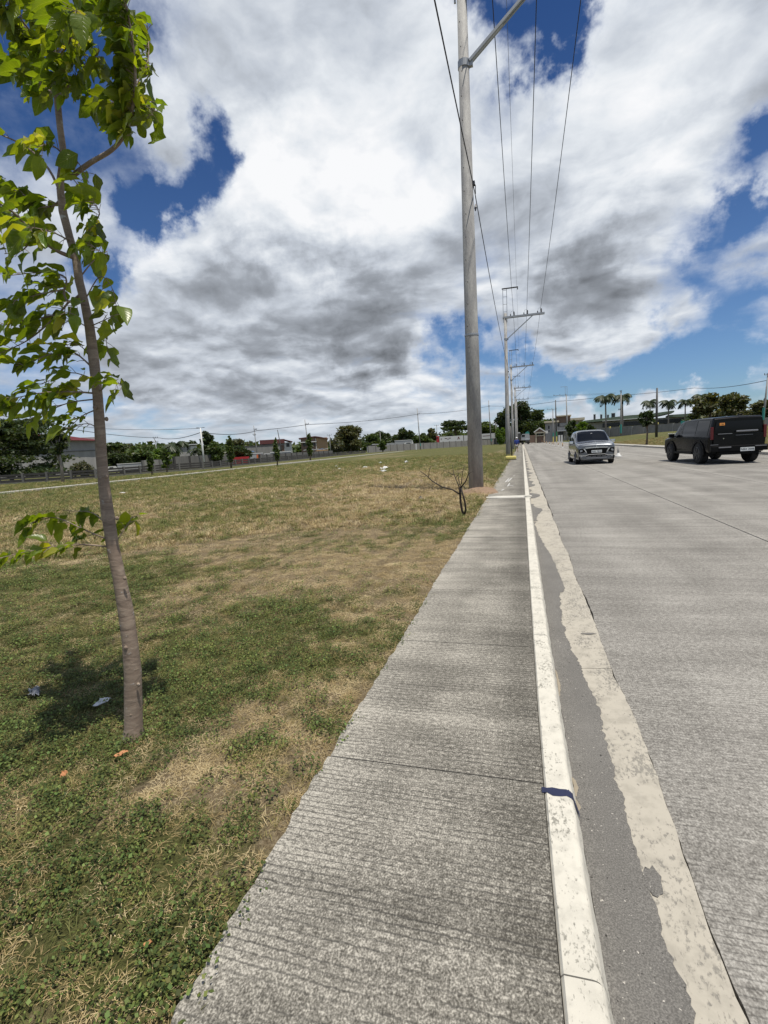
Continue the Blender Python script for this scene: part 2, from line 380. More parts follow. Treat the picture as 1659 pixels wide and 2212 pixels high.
col = t.ramp(t.m('ADD', t.m('MULTIPLY', n1, .85), t.m('MULTIPLY', t.noise(p, 2.2, 6, .7), .25)), [(.25, (.050, .047, .042)), (.52, (.118, .112, .102)), (.8, (.25, .238, .215))])
col = t.mix(t.ss(n3, .70, .73), col, c4((.46, .43, .38))); col = t.mix(t.ss(t.noise(t.vm('ADD', p, (5, 5, 5)), 55, 2, .5), .70, .73), col, c4((.03, .028, .025))); t.l.new(col, b.inputs['Base Color']); b.inputs['Roughness'].default_value = .95
bp = t.node('ShaderNodeBump', i={'Strength': .6, 'Distance': .004, 'Height': n1}); t.l.new(bp.outputs[0], b.inputs['Normal'])
plain('sand_stain', (.25, .215, .16), .95, .15, 20)

# field soil and short turf; 'dry' on the vertices says where the sward has burnt off
m, t, b, out = newmat('field_turf'); p = t.node('ShaderNodeNewGeometry').outputs['Position']
dry = t.node('ShaderNodeAttribute', attribute_name='dry').outputs['Fac']
n1 = t.noise(p, 9, 6, .65); n2 = t.noise(p, 60, 4, .65); n3 = t.noise(t.vm('MULTIPLY', p, (1, .45, 1)), .9, 6, .65); n4 = t.noise(p, 240, 2, .6)
green = t.ramp(n2, [(.3, (.035, .036, .013)), (.5, (.088, .092, .028)), (.7, (.16, .150, .060))])
straw = t.ramp(n2, [(.3, (.11, .080, .046)), (.5, (.215, .165, .098)), (.7, (.33, .270, .175))])
f = t.ss(t.m('ADD', dry, t.m('ADD', t.m('MULTIPLY', t.m('SUBTRACT', n1, .5), .9), t.m('MULTIPLY', t.m('SUBTRACT', n3, .5), 1.1))), .30, .75)
col = t.mix(f, green, straw); col = t.mix(t.ss(n4, .3, .45, .5, 0), col, c4((.03, .022, .014)))
t.l.new(col, b.inputs['Base Color']); b.inputs['Roughness'].default_value = .95; b.inputs['Specular IOR Level'].default_value = .15
bp = t.node('ShaderNodeBump', i={'Strength': .8, 'Distance': .02, 'Height': t.m('ADD', n2, n4)}); t.l.new(bp.outputs[0], b.inputs['Normal'])
def bladmat(name, ramp, trans):
    m, t, b, out = newmat(name)
    a = t.node('ShaderNodeAttribute', attribute_name='shade', attribute_type='INSTANCER').outputs['Fac']
    f = t.node('ShaderNodeAttribute', attribute_name='tint').outputs['Color']
    col = t.mix(1.0, t.ramp(a, ramp), f, 'MULTIPLY'); t.l.new(col, b.inputs['Base Color']); b.inputs['Roughness'].default_value = .6; b.inputs['Specular IOR Level'].default_value = .25
    tr = t.node('ShaderNodeBsdfTranslucent'); t.l.new(col, tr.inputs[0]); mx = t.node('ShaderNodeMixShader', i={0: trans})
    t.l.new(b.outputs[0], mx.inputs[1]); t.l.new(tr.outputs[0], mx.inputs[2]); t.l.new(mx.outputs[0], out.inputs[0])
bladmat('weed_leaf', [(0, (.050, .080, .022)), (.5, (.100, .140, .036)), (.85, (.17, .195, .055)), (1, (.33, .30, .15))], .3)
bladmat('grass_blade', [(0, (.090, .112, .032)), (.5, (.175, .175, .055)), (1, (.30, .26, .10))], .3)
bladmat('straw', [(0, (.17, .122, .055)), (.5, (.36, .275, .130)), (1, (.58, .48, .29))], .2)

# ================================================================== the setting
WALK_L, WALK_R, KERB_R, GUT_R, ROAD_Z, ROAD_R = -.92, .040, .170, .545, -.092, 12.35
def vnoise(x, y, f, seed):
    """smooth value noise on arrays"""
    r_ = np.random.default_rng(seed); T = r_.random((64, 64)); X, Y = np.asarray(x)*f, np.asarray(y)*f
    xi, yi = np.floor(X).astype(int), np.floor(Y).astype(int); fx, fy = X-xi, Y-yi
    fx, fy = fx*fx*(3-2*fx), fy*fy*(3-2*fy); g = lambda a, b_: T[a % 64, b_ % 64]
    return (g(xi, yi)*(1-fx)+g(xi+1, yi)*fx)*(1-fy)+(g(xi, yi+1)*(1-fx)+g(xi+1, yi+1)*fx)*fy
DRY = []
for (u, v, su, sv, a) in [(700, 1235, 330, 38, .48), (900, 1265, 120, 60, .30), (880, 1050, 190, 34, .80), (640, 1065, 260, 18, .28), (760, 1400, 90, 120, .32), (520, 1600, 130, 70, .30),
                          (330, 1180, 200, 25, .1), (150, 1420, 190, 90, -.30), (430, 1500, 160, 60, -.2), (80, 1600, 120, 60, -.35), (250, 1850, 260, 120, -.18), (450, 2050, 200, 100, -.12), (930, 1130, 110, 30, -.35), (120, 2150, 180, 70, .2), (400, 1690, 120, 40, .25),
                          (560, 1340, 150, 35, -.2), (500, 1010, 400, 14, .2)]:
    c = ground(u, v); e = ground(u+su, v); k = ground(u, v-sv)
    DRY.append((c.x, c.y, max(.25, (e-c).length), max(.25, (k-c).length), a))
def dryness(x, y):
    x, y = np.asarray(x, float), np.asarray(y, float)
    d = -.01+.50*(vnoise(x, y, .9, 1)-.5)+.5*(vnoise(x, y, .28, 2)-.5)+.55*(vnoise(x, y, 3.1, 3)-.5)+.45*(vnoise(x, y, 7.3, 5)-.5)+.4*(vnoise(x, y*.5, .07, 4)-.5)
    for cx, cy, sx, sy, a in DRY:
        ax, ay = (x-cx)*_cy+(y-cy)*_sy, -(x-cx)*_sy+(y-cy)*_cy
        d = d + a*np.exp(-(ax/sx)**2-(ay/sy)**2)
    return d
def relief(x, y):
    return .035*(vnoise(x, y, 1.3, 11)-.5)+.03*(vnoise(x, y, 4.5, 12)-.5)+.05*(vnoise(x, y, .4, 13)-.5)
def gridmesh(name, xs, ys, zf, mat):
    X, Y = np.meshgrid(xs, ys); Z = zf(X, Y); V = np.stack([X, Y, Z], -1).reshape(-1, 3); nx, ny = len(xs), len(ys)
    i, j = np.meshgrid(np.arange(nx-1), np.arange(ny-1)); a = (j*nx+i).ravel()
    me = npmesh(name, V, np.stack([a, a+1, a+nx+1, a+nx], 1), mat, smooth=True)
    at_ = me.attributes.new('dry', 'FLOAT', 'POINT'); at_.data.foreach_set('value', dryness(V[:, 0], V[:, 1]).astype(np.float32))
    return tag(obj(name, me), kind='structure')
def field_z(X, Y):
    e = np.clip((WALK_L-X)/.25, 0, 1); far = np.clip((40-np.hypot(X, Y))/20, 0, 1)
    return -.028+relief(X, Y)*e*far + .012*e
xs = np.concatenate([[-2500, -900, -400, -200, -120, -80, -60, -50, -44, -40, -36], np.linspace(-33, -12, 43), np.linspace(-11.6, -4, 39), np.linspace(-3.9, -1, 59), [WALK_L-.03, WALK_L+.06]])
ys = np.concatenate([[-300, -60, -20, -8, -3], np.linspace(-1, 6, 101), np.linspace(6.1, 16, 80), np.linspace(16.5, 45, 58), [50, 60, 75, 95, 120, 160, 220, 320, 600, 1200, 2800]])
gridmesh('field', xs, ys, field_z, MATS['field_turf'])
def verge_z(X, Y):
    k = np.clip((X-ROAD_R-1.2)/18, 0, 1)*np.clip((Y-28)/75, 0, 1); return .035+1.3*k
gridmesh('grass_verge', np.concatenate([np.linspace(ROAD_R+.16, 30, 40), [34, 40, 50, 65, 80, 110, 160, 300, 800, 2500]]), np.concatenate([[-300, -60, 0], np.linspace(8, 80, 60), [90, 105, 130, 170, 230, 300, 600, 2800]]), verge_z, MATS['field_turf'])
gridmesh('ground', [WALK_L+.08, 4, 8, ROAD_R+.15], [252, 300, 500, 900, 2800], lambda X, Y: X*0-.03, MATS['field_turf'])

# sidewalk: slabs cast one by one, joints left open
walk = tag(empty('sidewalk'), kind='structure')
joints = [-6.2, -4.85, -3.5, -2.15, -.78, .60, 1.965, 3.375, 4.68, 6.05, 7.4, 8.75, 10.1, 11.45, 12.62]
def kx(y): return .036*math.exp(-max(0.0, y-.9)/1.5)
def slab(y0, y1, seed):
    r_ = random.Random(seed); n = max(6, int((y1-y0)/.045)); top = []
    left = [(WALK_L+.007*math.sin(y*2.1)+.004*math.sin(y*9.7+1)+r_.uniform(-.009, .009), y) for y in np.linspace(y0+.004, y1-.004, n)]
    poly = left+[(WALK_R-.001+kx(q), q) for q in np.linspace(y1-.003, y0+.003, 9)]
    return MB().prism(poly[::-1], 'z', -.13, 0.0)
for i in range(len(joints)-1): slab(joints[i], joints[i+1], i).build('slab', MATS['walk_concrete'], walk)
y = 13.16; k = 50
while y < 250:
    L = 1.36 if y < 40 else 6.8
    slab(y, min(y+L, 250), k).build('slab', MATS['walk_concrete'], walk); y += L; k += 1
MB().prism([(WALK_L-.02, 12.80), (-.5, 12.66), (WALK_R-.005, 12.63), (WALK_R-.005, 13.12), (-.55, 13.13), (WALK_L-.02, 13.0)], 'z', -.13, .004).build('cement_strip', MATS['patch_cement'], walk)

rc = random.Random(77)                                                    # chalk scribbles beyond the cement strip
for (x0, y0, x1, y1) in [(-.60, 17.6, -.52, 19.2), (-.52, 17.7, -.42, 19.4), (-.48, 15.9, -.44, 17.0), (-.44, 16.2, -.30, 15.9), (-.62, 14.6, -.56, 15.0), (-.36, 20.4, -.35, 20.7)]:
    MB().bar((x0, y0, .002), (x1, y1, .002), .025, .004).build('chalk_mark', MATS['white_paint'], walk)
# kerb: precast lengths, rounded arris on the road side, white painted
kerb = tag(empty('kerb'), kind='structure')
def kerb_prof():
    p = [(WALK_R+.002, -.16), (WALK_R+.002, -.006), (WALK_R+.010, .004)]
    for a in range(0, 91, 18): p.append((KERB_R-.045+.028*math.sin(R(a)), -.022+.028*math.cos(R(a))))
    return p+[(KERB_R+.004, -.10), (KERB_R+.006, -.16)]
def kerb_piece(y0, y1, name='kerb_length', prof=None, mat='kerb_paint', seed=0):
    r_ = random.Random(seed); pr = prof or kerb_prof(); ny = max(2, int((y1-y0)/.06)) if y0 < 9 else max(2, int((y1-y0)/1.0)); n = len(pr); b_ = MB(); vs = []
    for yy in np.linspace(y0+.003, y1-.003, ny):
        j = r_.uniform(-.0025, .0025) if y0 < 14 else 0
        for k, (x, z) in enumerate(pr): vs.append((x+kx(yy)+(j if 2 < k else 0), yy, z+(j*.5 if 1 < k < n-2 else 0)))
    fs = [(i*n+q, i*n+q+1, (i+1)*n+q+1, (i+1)*n+q) for i in range(ny-1) for q in range(n-1)]
    fs += [tuple(range(n)), tuple(range(ny*n-1, (ny-1)*n-1, -1))]
    b_.add(vs, [f_[::-1] for f_ in fs]); return b_.build(name, MATS[mat], kerb)
kj = [-6, -3.6, -1.2, 1.2, 3.6, 6.0, 8.4, 10.8, 12.62]
for i in range(len(kj)-1): kerb_piece(kj[i], kj[i+1], seed=i)
y = 13.14
while y < 250: L = 2.4 if y < 60 else 12; kerb_piece(y, min(y+L, 250), seed=int(y)); y += L
# drain collar where the cement strip meets the kerb
MB().lathe([(.085, -.05), (.105, .0), (.105, .022), (.085, .030), (.06, .030), (.055, .012)], 20, (.11, 12.87, -.005)).build('drain_collar', MATS['patch_cement'], kerb)
MB().prism([(WALK_R+.004, 12.63), (KERB_R+.004, 12.63), (KERB_R+.004, 13.13), (WALK_R+.004, 13.13)], 'z', -.16, -.012).build('drain_block', MATS['patch_cement'], kerb)
# navy painted mark across the kerb top and down its face
r_ = random.Random(3); ns = 22
prf = [(WALK_R-.010, .0035), (WALK_R+.012, .0062)]+[(KERB_R-.045+.0300*math.sin(R(a)), -.022+.0300*math.cos(R(a))) for a in range(0, 91, 15)]+[(KERB_R+.0066, -.085)]
lo, hi = [], []
for i in range(ns):
    q = i/(ns-1)*(len(prf)-1); k = min(int(q), len(prf)-2); f = q-k
    x = prf[k][0]*(1-f)+prf[k+1][0]*f; z = prf[k][1]*(1-f)+prf[k+1][1]*f
    x += kx(1.91); lo.append((x, 1.895+r_.uniform(-.004, .004)+(.012 if i < 3 else 0), z)); hi.append((x, 1.938+r_.uniform(-.004, .004), z))
MB().add(lo+hi, [(i, i+1, ns+i+1, ns+i) for i in range(ns-1)]).build('painted_mark', MATS['navy_paint'], kerb)

# gutter: pale concrete apron with a drift of road dirt along the kerb foot
gut = tag(empty('gutter'), kind='structure')
def ragged(y0, y1, step, fx, seed, amp):
    r_ = random.Random(seed); out_ = []; j = 0
    for yy in np.linspace(y0, y1, max(2, int((y1-y0)/step)+1)):
        j = .80*j+r_.uniform(-amp, amp); out_.append((fx(yy)+j+r_.uniform(-amp, amp)*.5, yy))
    return out_
gj = [-6, -3, 0.0, 3.3, 6.6, 9.6, 12.3, 15.5, 18.7, 22, 26, 30, 36, 44, 60, 90, 140, 250]
for i in range(len(gj)-1):
    y0, y1 = gj[i]+.002, gj[i+1]-.002; st = .05 if y1 < 13 else .5
    e = ragged(y0, y1, st, lambda q: GUT_R-.001+.012*math.sin(q*3.1), i+30, .004 if y1 < 13 else .006)
    n = len(e); top = [(KERB_R+.006, yy, -.108) for x, yy in e]+[(x, yy, -.086) for x, yy in e]+[(x, yy, -.17) for x, yy in e]
    fs = [(q, n+q, n+q+1, q+1) for q in range(n-1)]+[(n+q, 2*n+q, 2*n+q+1, n+q+1) for q in range(n-1)]
    MB().add(top, fs).build('gutter_slab', MATS['gutter_concrete'], gut)
def dirt_edge(q): return .36+.045*math.sin(q*.9+.5)+.02*math.sin(q*2.7) if q < 5 else max(.19, .37-.035*(q-5)+.035*math.sin(q*1.3))
def dirt_sheet(y0, y1, fx, seed, step=.035, name='dirt_drift', mat='gutter_dirt', dz=.004, amp=.0075):
    step *= .5
    e = ragged(y0, y1, step, fx, seed, amp); n = len(e)
    zs = lambda x: -.108+(x-KERB_R-.006)/(GUT_R-KERB_R)*.022+dz
    vs = [(KERB_R+.004+kx(yy), yy, zs(KERB_R)+.006) for x, yy in e]+[((x+KERB_R)/2, yy, zs((x+KERB_R)/2)+.003) for x, yy in e]+[(x, yy, zs(x)-.001) for x, yy in e]
    fs = [(a*n+q, (a+1)*n+q, (a+1)*n+q+1, a*n+q+1) for a in (0, 1) for q in range(n-1)]
    MB().add(vs, fs).build(name, MATS[mat], gut)
dirt_sheet(-1, 9.4, dirt_edge, 5)
dirt_sheet(9.5, 12.1, lambda q: .27+.08*math.sin(q*1.7+2)+.04*math.sin(q*4.1+1), 61, .10, amp=.02)
dirt_sheet(13.3, 90, lambda q: .28+.10*math.sin(q*1.7)*math.sin(q*.31)+.06*math.sin(q*4.1+1), 62, .3, amp=.03)
for (cx, cy, a, b_, sd_) in [(.405, 1.66, .03, .065, 1), (.47, 3.9, .05, .02, 2)]:      # islands where the render has broken out
    r_ = random.Random(sd_); pts = [(cx+a*math.cos(q)*(1+r_.uniform(-.25, .25)), cy+b_*math.sin(q)*(1+r_.uniform(-.25, .25))) for q in np.linspace(0, 2*math.pi, 17)[:-1]]
    zz = -.108+(cx-KERB_R)/(GUT_R-KERB_R)*.022+.004
    MB().add([(x, yy, zz+(x-cx)*.058) for x, yy in pts], [tuple(range(16))]).build('broken_patch', MATS['gutter_dirt'], gut)
for (y0, y1, w_) in [(1.95, 2.02, .010), (2.04, 2.16, .013), (2.9, 3.25, .012)]:
    dirt_sheet(y0, y1, lambda q: KERB_R+kx(q)+.008+w_*math.sin(math.pi*(q-y0)/(y1-y0)), int(y0*31), .012, 'sand_streak', 'sand_stain', .0115, .002)

# road: concrete bays with open joints
road = tag(empty('road'), kind='structure')
lanes = [GUT_R+.012, 3.13, 6.25, 9.3, ROAD_R]
by = [-8, -3.5, 1.0, 5.5, 10, 14.5, 19, 23.5, 28, 32.5, 37, 46, 55, 70, 90, 120, 160, 200, 252]
for a in range(4):
    for i in range(len(by)-1):
        x0, x1, y0, y1 = lanes[a]+.010, lanes[a+1]-.010, by[i]+.001, by[i+1]-.001
        if a == 0 and y1 < 13:
            e = ragged(y0, y1, .05, lambda q: x0-.019+.012*math.sin(q*3.1), 80+i, .003); poly = e+[(x1, y1), (x1, y0)]
        else: poly = [(x0, y0), (x0, y1), (x1, y1), (x1, y0)]
        MB().prism(poly[::-1], 'z', -.25, ROAD_Z).build('concrete_bay', MATS['road_concrete'], road)
MB().add([(KERB_R, -8, -.112), (ROAD_R+.2, -8, -.104), (ROAD_R+.2, 252, -.104), (KERB_R, 252, -.112)], [(0, 1, 2, 3)]).build('joint_bed', MATS['joint_grit'], road)
MB().add([(WALK_L+.06, -8, -.016), (KERB_R-.05, -8, -.016), (KERB_R-.05, 12.6, -.016), (WALK_L+.06, 12.6, -.016)], [(0, 1, 2, 3)]).build('joint_bed', MATS['joint_grit'], walk)
# kerb on the far side of the road
fk = tag(empty('far_kerb'), kind='structure')
for i, yy in enumerate(np.arange(6, 130, 4.0)):
    MB().prism([(ROAD_R+.02, -.2), (ROAD_R+.02, .045), (ROAD_R+.06, .065), (ROAD_R+.20, .065), (ROAD_R+.20, -.2)], 'y', yy+.006, yy+3.994).build('kerb_length', MATS['far_kerb'], fk)
MB().prism([(ROAD_R+.21, .04), (ROAD_R+.21, .058), (ROAD_R+1.1, .066), (ROAD_R+1.1, .03)], 'y', 6, 130).build('apron', MATS['far_kerb'], fk)
# concrete path along the far side of the field
pc = [(-30.5, -20), (-31.2, 12), (-31.9, 22.6), (-31.6, 38.7), (-33.2, 60), (-34.2, 82.6), (-36.3, 120), (-38.9, 166)]
path = tag(empty('path'), kind='structure'); pp = []
for i in range(len(pc)-1):
    for q in np.linspace(0, 1, 8)[:-1]: pp.append((pc[i][0]*(1-q)+pc[i+1][0]*q, pc[i][1]*(1-q)+pc[i+1][1]*q))
for i in range(len(pp)-1):
    (x0, y0), (x1, y1) = pp[i], pp[i+1]
    MB().add([(x0-.5, y0, .10), (x0+.5, y0, .09), (x1+.5, y1-.02, .09), (x1-.5, y1-.02, .10), (x0+.5, y0, -.1), (x1+.5, y1-.02, -.1)], [(0, 1, 2, 3), (1, 4, 5, 2)]).build('path_slab', MATS['far_kerb'], path)

# ------------------------------------------------------------------ ground cover (nobody could count it)
def tuft(name, mat, fn, n, seed, three=False):
    r_ = np.random.default_rng(seed); V, F, T = [], [], []
    for i in range(n): fn(r_, V, F, T)
    return npmesh(name, np.array(V), np.array(F), MATS[mat], np.array(T))
def weedleaf(r_, V, F, T):
    a, q = r_.uniform(0, 6.283), r_.uniform(0, 6.283); d = .058*math.sqrt(r_.random()); L = r_.uniform(.006, .016); wd = L*r_.uniform(.22, .42)
    c = np.array([d*math.cos(a), d*math.sin(a), r_.uniform(.006, .052)]); tl = r_.uniform(-.15, .75)
    f = np.array([math.cos(q)*math.cos(tl), math.sin(q)*math.cos(tl), math.sin(tl)]); s = np.array([-math.sin(q), math.cos(q), r_.uniform(-.5, .5)])
    o = len(V); V += [c-f*L/2, c+s*wd-f*L*.05, c+f*L/2, c-s*wd-f*L*.05]; F.append((o, o+1, o+2, o+3)); k = r_.uniform(.5, 1.6); T.append((k*r_.uniform(.9, 1.25), k, k*.95))
def blade(Lr, lay, wd0):
    def fn(r_, V, F, T):
        a = r_.uniform(0, 6.283); q = a+r_.uniform(-.9, .9) if r_.random() < .7 else r_.uniform(0, 6.283); d = .045*math.sqrt(r_.random()); L = r_.uniform(*Lr); tl = r_.uniform(*lay); wd = wd0*r_.uniform(.7, 1.3)
        c = np.array([d*math.cos(a), d*math.sin(a), r_.uniform(.0, .012)]); s = np.array([-math.sin(q), math.cos(q), 0])*wd
        f1 = np.array([math.cos(q)*math.cos(tl), math.sin(q)*math.cos(tl), math.sin(tl)])*L*.55; t2 = tl-r_.uniform(.2, .9)
        f2 = np.array([math.cos(q)*math.cos(t2), math.sin(q)*math.cos(t2), math.sin(t2)])*L*.45
        if c[2]+f1[2]+f2[2] < .002: f2[2] = .002-c[2]-f1[2]
        o = len(V); V += [c-s, c+s, c+f1+s*.8, c+f1-s*.8, c+f1+f2+s*.15, c+f1+f2-s*.15]; k = r_.uniform(.7, 1.3); F.extend([(o, o+1, o+2, o+3), (o+3, o+2, o+4, o+5)]); T.extend([(k, k, k), (k*1.08, k*1.05, k)])
    return fn
SRC = {'weed': tuft('weed_clump', 'weed_leaf', weedleaf, 50, 1), 'grass': tuft('grass_tuft', 'grass_blade', blade((.018, .048), (.2, 1.1), .0012), 32, 2),
       'straw': tuft('straw_tuft', 'straw', blade((.012, .044), (.02, .5), .0009), 40, 3), 'tall': tuft('tall_tuft', 'grass_blade', blade((.035, .075), (.35, 1.2), .0022), 26, 4),
       'drytall': tuft('dry_tall_tuft', 'straw', blade((.03, .075), (.2, 1.1), .0020), 22, 5)}
def scatter(name, src, P, sc, shade, label, cat):
    me = bpy.data.meshes.new(name); n = len(P); me.vertices.add(n); me.vertices.foreach_set('co', np.asarray(P, np.float32).ravel())
    for nm, val in (('sc', sc), ('rz', rng.uniform(0, 6.283, n)), ('shade', shade)):
        a = me.attributes.new(nm, 'FLOAT', 'POINT'); a.data.foreach_set('value', np.asarray(val, np.float32))
    o = obj(name, me); so_ = bpy.data.objects.new(name+'_source', SRC[src])
    g = bpy.data.node_groups.new(name, 'GeometryNodeTree'); g.interface.new_socket('Geometry', in_out='INPUT', socket_type='NodeSocketGeometry'); g.interface.new_socket('Geometry', in_out='OUTPUT', socket_type='NodeSocketGeometry')
    nd, ln = g.nodes, g.links; gi, go = nd.new('NodeGroupInput'), nd.new('NodeGroupOutput')
    iop = nd.new('GeometryNodeInstanceOnPoints'); oi_ = nd.new('GeometryNodeObjectInfo'); oi_.inputs['Object'].default_value = so_
    def na(x):
        q = nd.new('GeometryNodeInputNamedAttribute'); q.data_type = 'FLOAT'; q.inputs['Name'].default_value = x; return q.outputs[0]
    cx = nd.new('ShaderNodeCombineXYZ'); ln.new(na('rz'), cx.inputs[2]); e2r = nd.new('FunctionNodeEulerToRotation'); ln.new(cx.outputs[0], e2r.inputs[0])
    ln.new(gi.outputs[0], iop.inputs['Points']); ln.new(oi_.outputs['Geometry'], iop.inputs['Instance']); ln.new(e2r.outputs[0], iop.inputs['Rotation']); ln.new(na('sc'), iop.inputs['Scale']); ln.new(iop.outputs[0], go.inputs[0])
    md = o.modifiers.new('scatter', 'NODES'); md.node_group = g
    return tag(o, label, cat, kind='stuff')
pts = []                       # x, y, size: rings of distance, thinning outwards
for (r0, r1, dens, size) in [(.4, 4.2, 620, 1.0), (4.2, 8, 270, 1.3), (8, 15, 110, 1.7), (15, 30, 34, 2.3), (30, 62, 8.0, 3.4)]:
    n = int(dens*(r1*r1-r0*r0)*.5*1.75); rr = np.sqrt(rng.uniform(r0*r0, r1*r1, n)); th = rng.uniform(-.05, 1.7, n)
    x, y = -np.sin(th)*rr, np.cos(th)*rr; pts.append(np.stack([x, y, np.full(n, size)*rng.uniform(.7, 1.25, n)], 1))
A = np.concatenate(pts); edge = WALK_L+.005+.10*(vnoise(A[:, 1], A[:, 1]*0, 2.6, 21)-.5)+.035*rng.standard_normal(len(A))
A = A[(A[:, 0] < edge) & (A[:, 0] > -60)]
A = A[~((A[:, 0] > -36) & (A[:, 0] < -30) & (np.abs(A[:, 0]-np.interp(A[:, 1], [q[1] for q in pc], [q[0] for q in pc])) < .8))]
d = dryness(A[:, 0], A[:, 1])+.36*rng.standard_normal(len(A)); dist = np.hypot(A[:, 0], A[:, 1])
A3 = np.stack([A[:, 0], A[:, 1], field_z(A[:, 0], A[:, 1])-.004], 1)
pick = rng.random(len(A)); far = dist > 9
isdry = (d > .42) | (rng.random(len(A)) < .22); sel = {'weed': ~isdry & (pick < np.where(far, .35, .66)), 'straw': isdry & ((pick < .86) & ~far | (pick < .35))}
sel['grass'] = ~isdry & ~sel['weed'] & ~far; sel['tall'] = ~isdry & ~sel['weed'] & far
sel['drytall'] = isdry & ~sel['straw'] & (far | (pick < .80)) ; bare = isdry & ~sel['straw'] & ~sel['drytall']
for k, nm, lb, ct in [('weed', 'weed_cover', 'small leafy green weeds creeping over the field', 'weeds'), ('straw', 'dry_grass', 'flattened straw coloured dead grass on the field', 'dry grass'), ('grass', 'short_grass', 'short green grass near the young tree', 'grass'),
                      ('tall', 'field_grass', 'green grass tufts across the middle of the field', 'grass'), ('drytall', 'brown_grass', 'brown standing grass tufts across the field', 'dry grass')]:
    s = sel[k]; scatter(nm, k, A3[s], A[s, 2]*(.9 if k in ('tall', 'drytall') else 1.0), np.clip(rng.random(s.sum())*.7+.3*np.clip(d[s]+.2, 0, 1), 0, 1), lb, ct)
n = 9000; yb = 14+76*rng.random(n)**1.3; xb = ROAD_R+1.2+55*rng.random(n)**1.4
scatter('verge_grass', 'drytall', np.stack([xb, yb, verge_z(xb, yb)-.01], 1), rng.uniform(2, 3.6, n), rng.random(n)*.6, 'brown standing grass on the verge across the road', 'dry grass')
scatter('verge_green_grass', 'tall', np.stack([xb+.3, yb+.4, verge_z(xb, yb)-.01], 1)[:6000], rng.uniform(2, 3.2, 6000), rng.random(6000), 'green grass tufts on the verge across the road', 'grass')

# ================================================================== street poles and lines
def copy_tree(o, parent=None):
    c = o.copy(); COL.objects.link(c); c.parent = parent
    for ch in list(o.children): copy_tree(ch, c)
    return c
POLE_X, POLE_H, ARM_Z = -1.41, 13.75, 13.35
def make_pole():
    root = empty('power_pole', (0, 0, 0))
    sh = MB().tube([(0, 0, -1.2), (0, 0, 4.0), (0, 0, 4.04), (0, 0, POLE_H)], [.232, .203, .197, .128], 24).build('shaft', MATS['pole_concrete'], root, smooth=True)
    for z in [2.4+.62*k for k in range(17)]:                                   # climbing-step sockets and stubs
        rr = .232-.0078*z+.012; a = -1.95+.12*math.sin(z*7)
        MB().lathe([(.012, 0), (.012, .03)], 6, (rr*math.cos(a), rr*math.sin(a)-.004, z), 'y').build('step_socket', MATS['insulator'], sh)
    MB().lathe([(.212, 4.0), (.212, 4.05)], 24).build('band', MATS['galvanised'], root)
    arm = MB().box((1.70, -.13, ARM_Z), (3.9, .06, .16)).build('crossarm', MATS['galvanised'], root)
    MB().box((1.70, .13, ARM_Z), (3.9, .06, .16)).build('crossarm', MATS['galvanised'], root)
    for x in (.83, 2.08, 3.35):
        MB().lathe([(.03, 0), (.075, .05), (.05, .10), (.075, .15), (.05, .20), (.075, .25), (.05, .30), (.06, .36), (.02, .40)], 10, (x, 0, ARM_Z+.08)).build('insulator', MATS['insulator'], arm)
        MB().lathe([(.03, 0), (.055, .05), (.04, .10), (.055, .15), (.02, .22)], 8, (x-.33, 0, ARM_Z+.08)).build('insulator', MATS['insulator'], arm)
        MB().tube([(x-.33, 0, ARM_Z+.28), (x-.25, 0, ARM_Z+.50), (x-.1, 0, ARM_Z+.54), (x, 0, ARM_Z+.44)], .010, 5).build('jumper', MATS['wire'], arm)
    br = MB().bar((.16, -.05, 11.35), (2.55, -.05, ARM_Z-.08), .07, .07).bar((.16, .06, 11.35), (2.55, .06, ARM_Z-.08), .07, .07).build('brace', MATS['galvanised'], root)
    MB().lathe([(.165, 11.22), (.165, 11.40)], 20).box((.19, 0, 11.31), (.12, .10, .16)).build('clamp', MATS['galvanised'], br)
    lad = MB()
    for x in (-.19, .17): lad.bar((x, 0, 12.9), (x, 0, 16.0), .05, .05)
    for z in (13.9, 14.6, 15.3, 15.9): lad.bar((-.19, 0, z), (.17, 0, z), .03, .03)
    lad.build('ladder_frame', MATS['galvanised'], root)
    ta = MB().bar((-.28, 0, 16.05), (1.25, 0, 16.05), .09, .10).build('top_arm', MATS['dark_steel'], root)
    MB().lathe([(.03, 15.82), (.05, 15.88), (.03, 16.0)], 8, (1.2, 0, 0)).build('insulator', MATS['insulator'], ta)
    kb = MB().box((.17, -.02, 8.20), (.10, .12, .10)).tube([(.2, -.06, 8.2), (.24, -.10, 8.1), (.23, -.05, 7.9)], .012, 5).build('cable_clamp', MATS['insulator'], root)
    MB().tube([(.19, .3, 7.6), (.19, .34, 7.7), (.19, .38, 7.82)], [.015, .04, .015], 8).build('splice', MATS['insulator'], kb)
    return root
pole0 = make_pole(); pole_ys = [15.23, 50.7, 84.5, 118.5, 152.5]
plabels = ['tall concrete power pole nearest the camera with soil heaped round its foot', 'concrete power pole with wide three wire arm, just past the yellow footed post', 'concrete power pole directly behind the walking person',
           'fourth concrete power pole along the sidewalk from the camera', 'farthest concrete power pole of the row along the sidewalk']
for i, yy in enumerate(pole_ys):
    o = pole0 if i == 0 else copy_tree(pole0); o.location = (POLE_X+(.0, .02, -.08, -.02, 0)[i], yy, .62 if i == 0 else 0); o.rotation_euler = (0, R((.25, .2, -.2, .1, 0)[i]), R((0, 1.5, -2, 1, 0)[i]))
    tag(o, plabels[i], 'power pole', 'power poles along the sidewalk')
LIFT = {15.23: .62}
ycs = [-19.5]+pole_ys+[188.0]
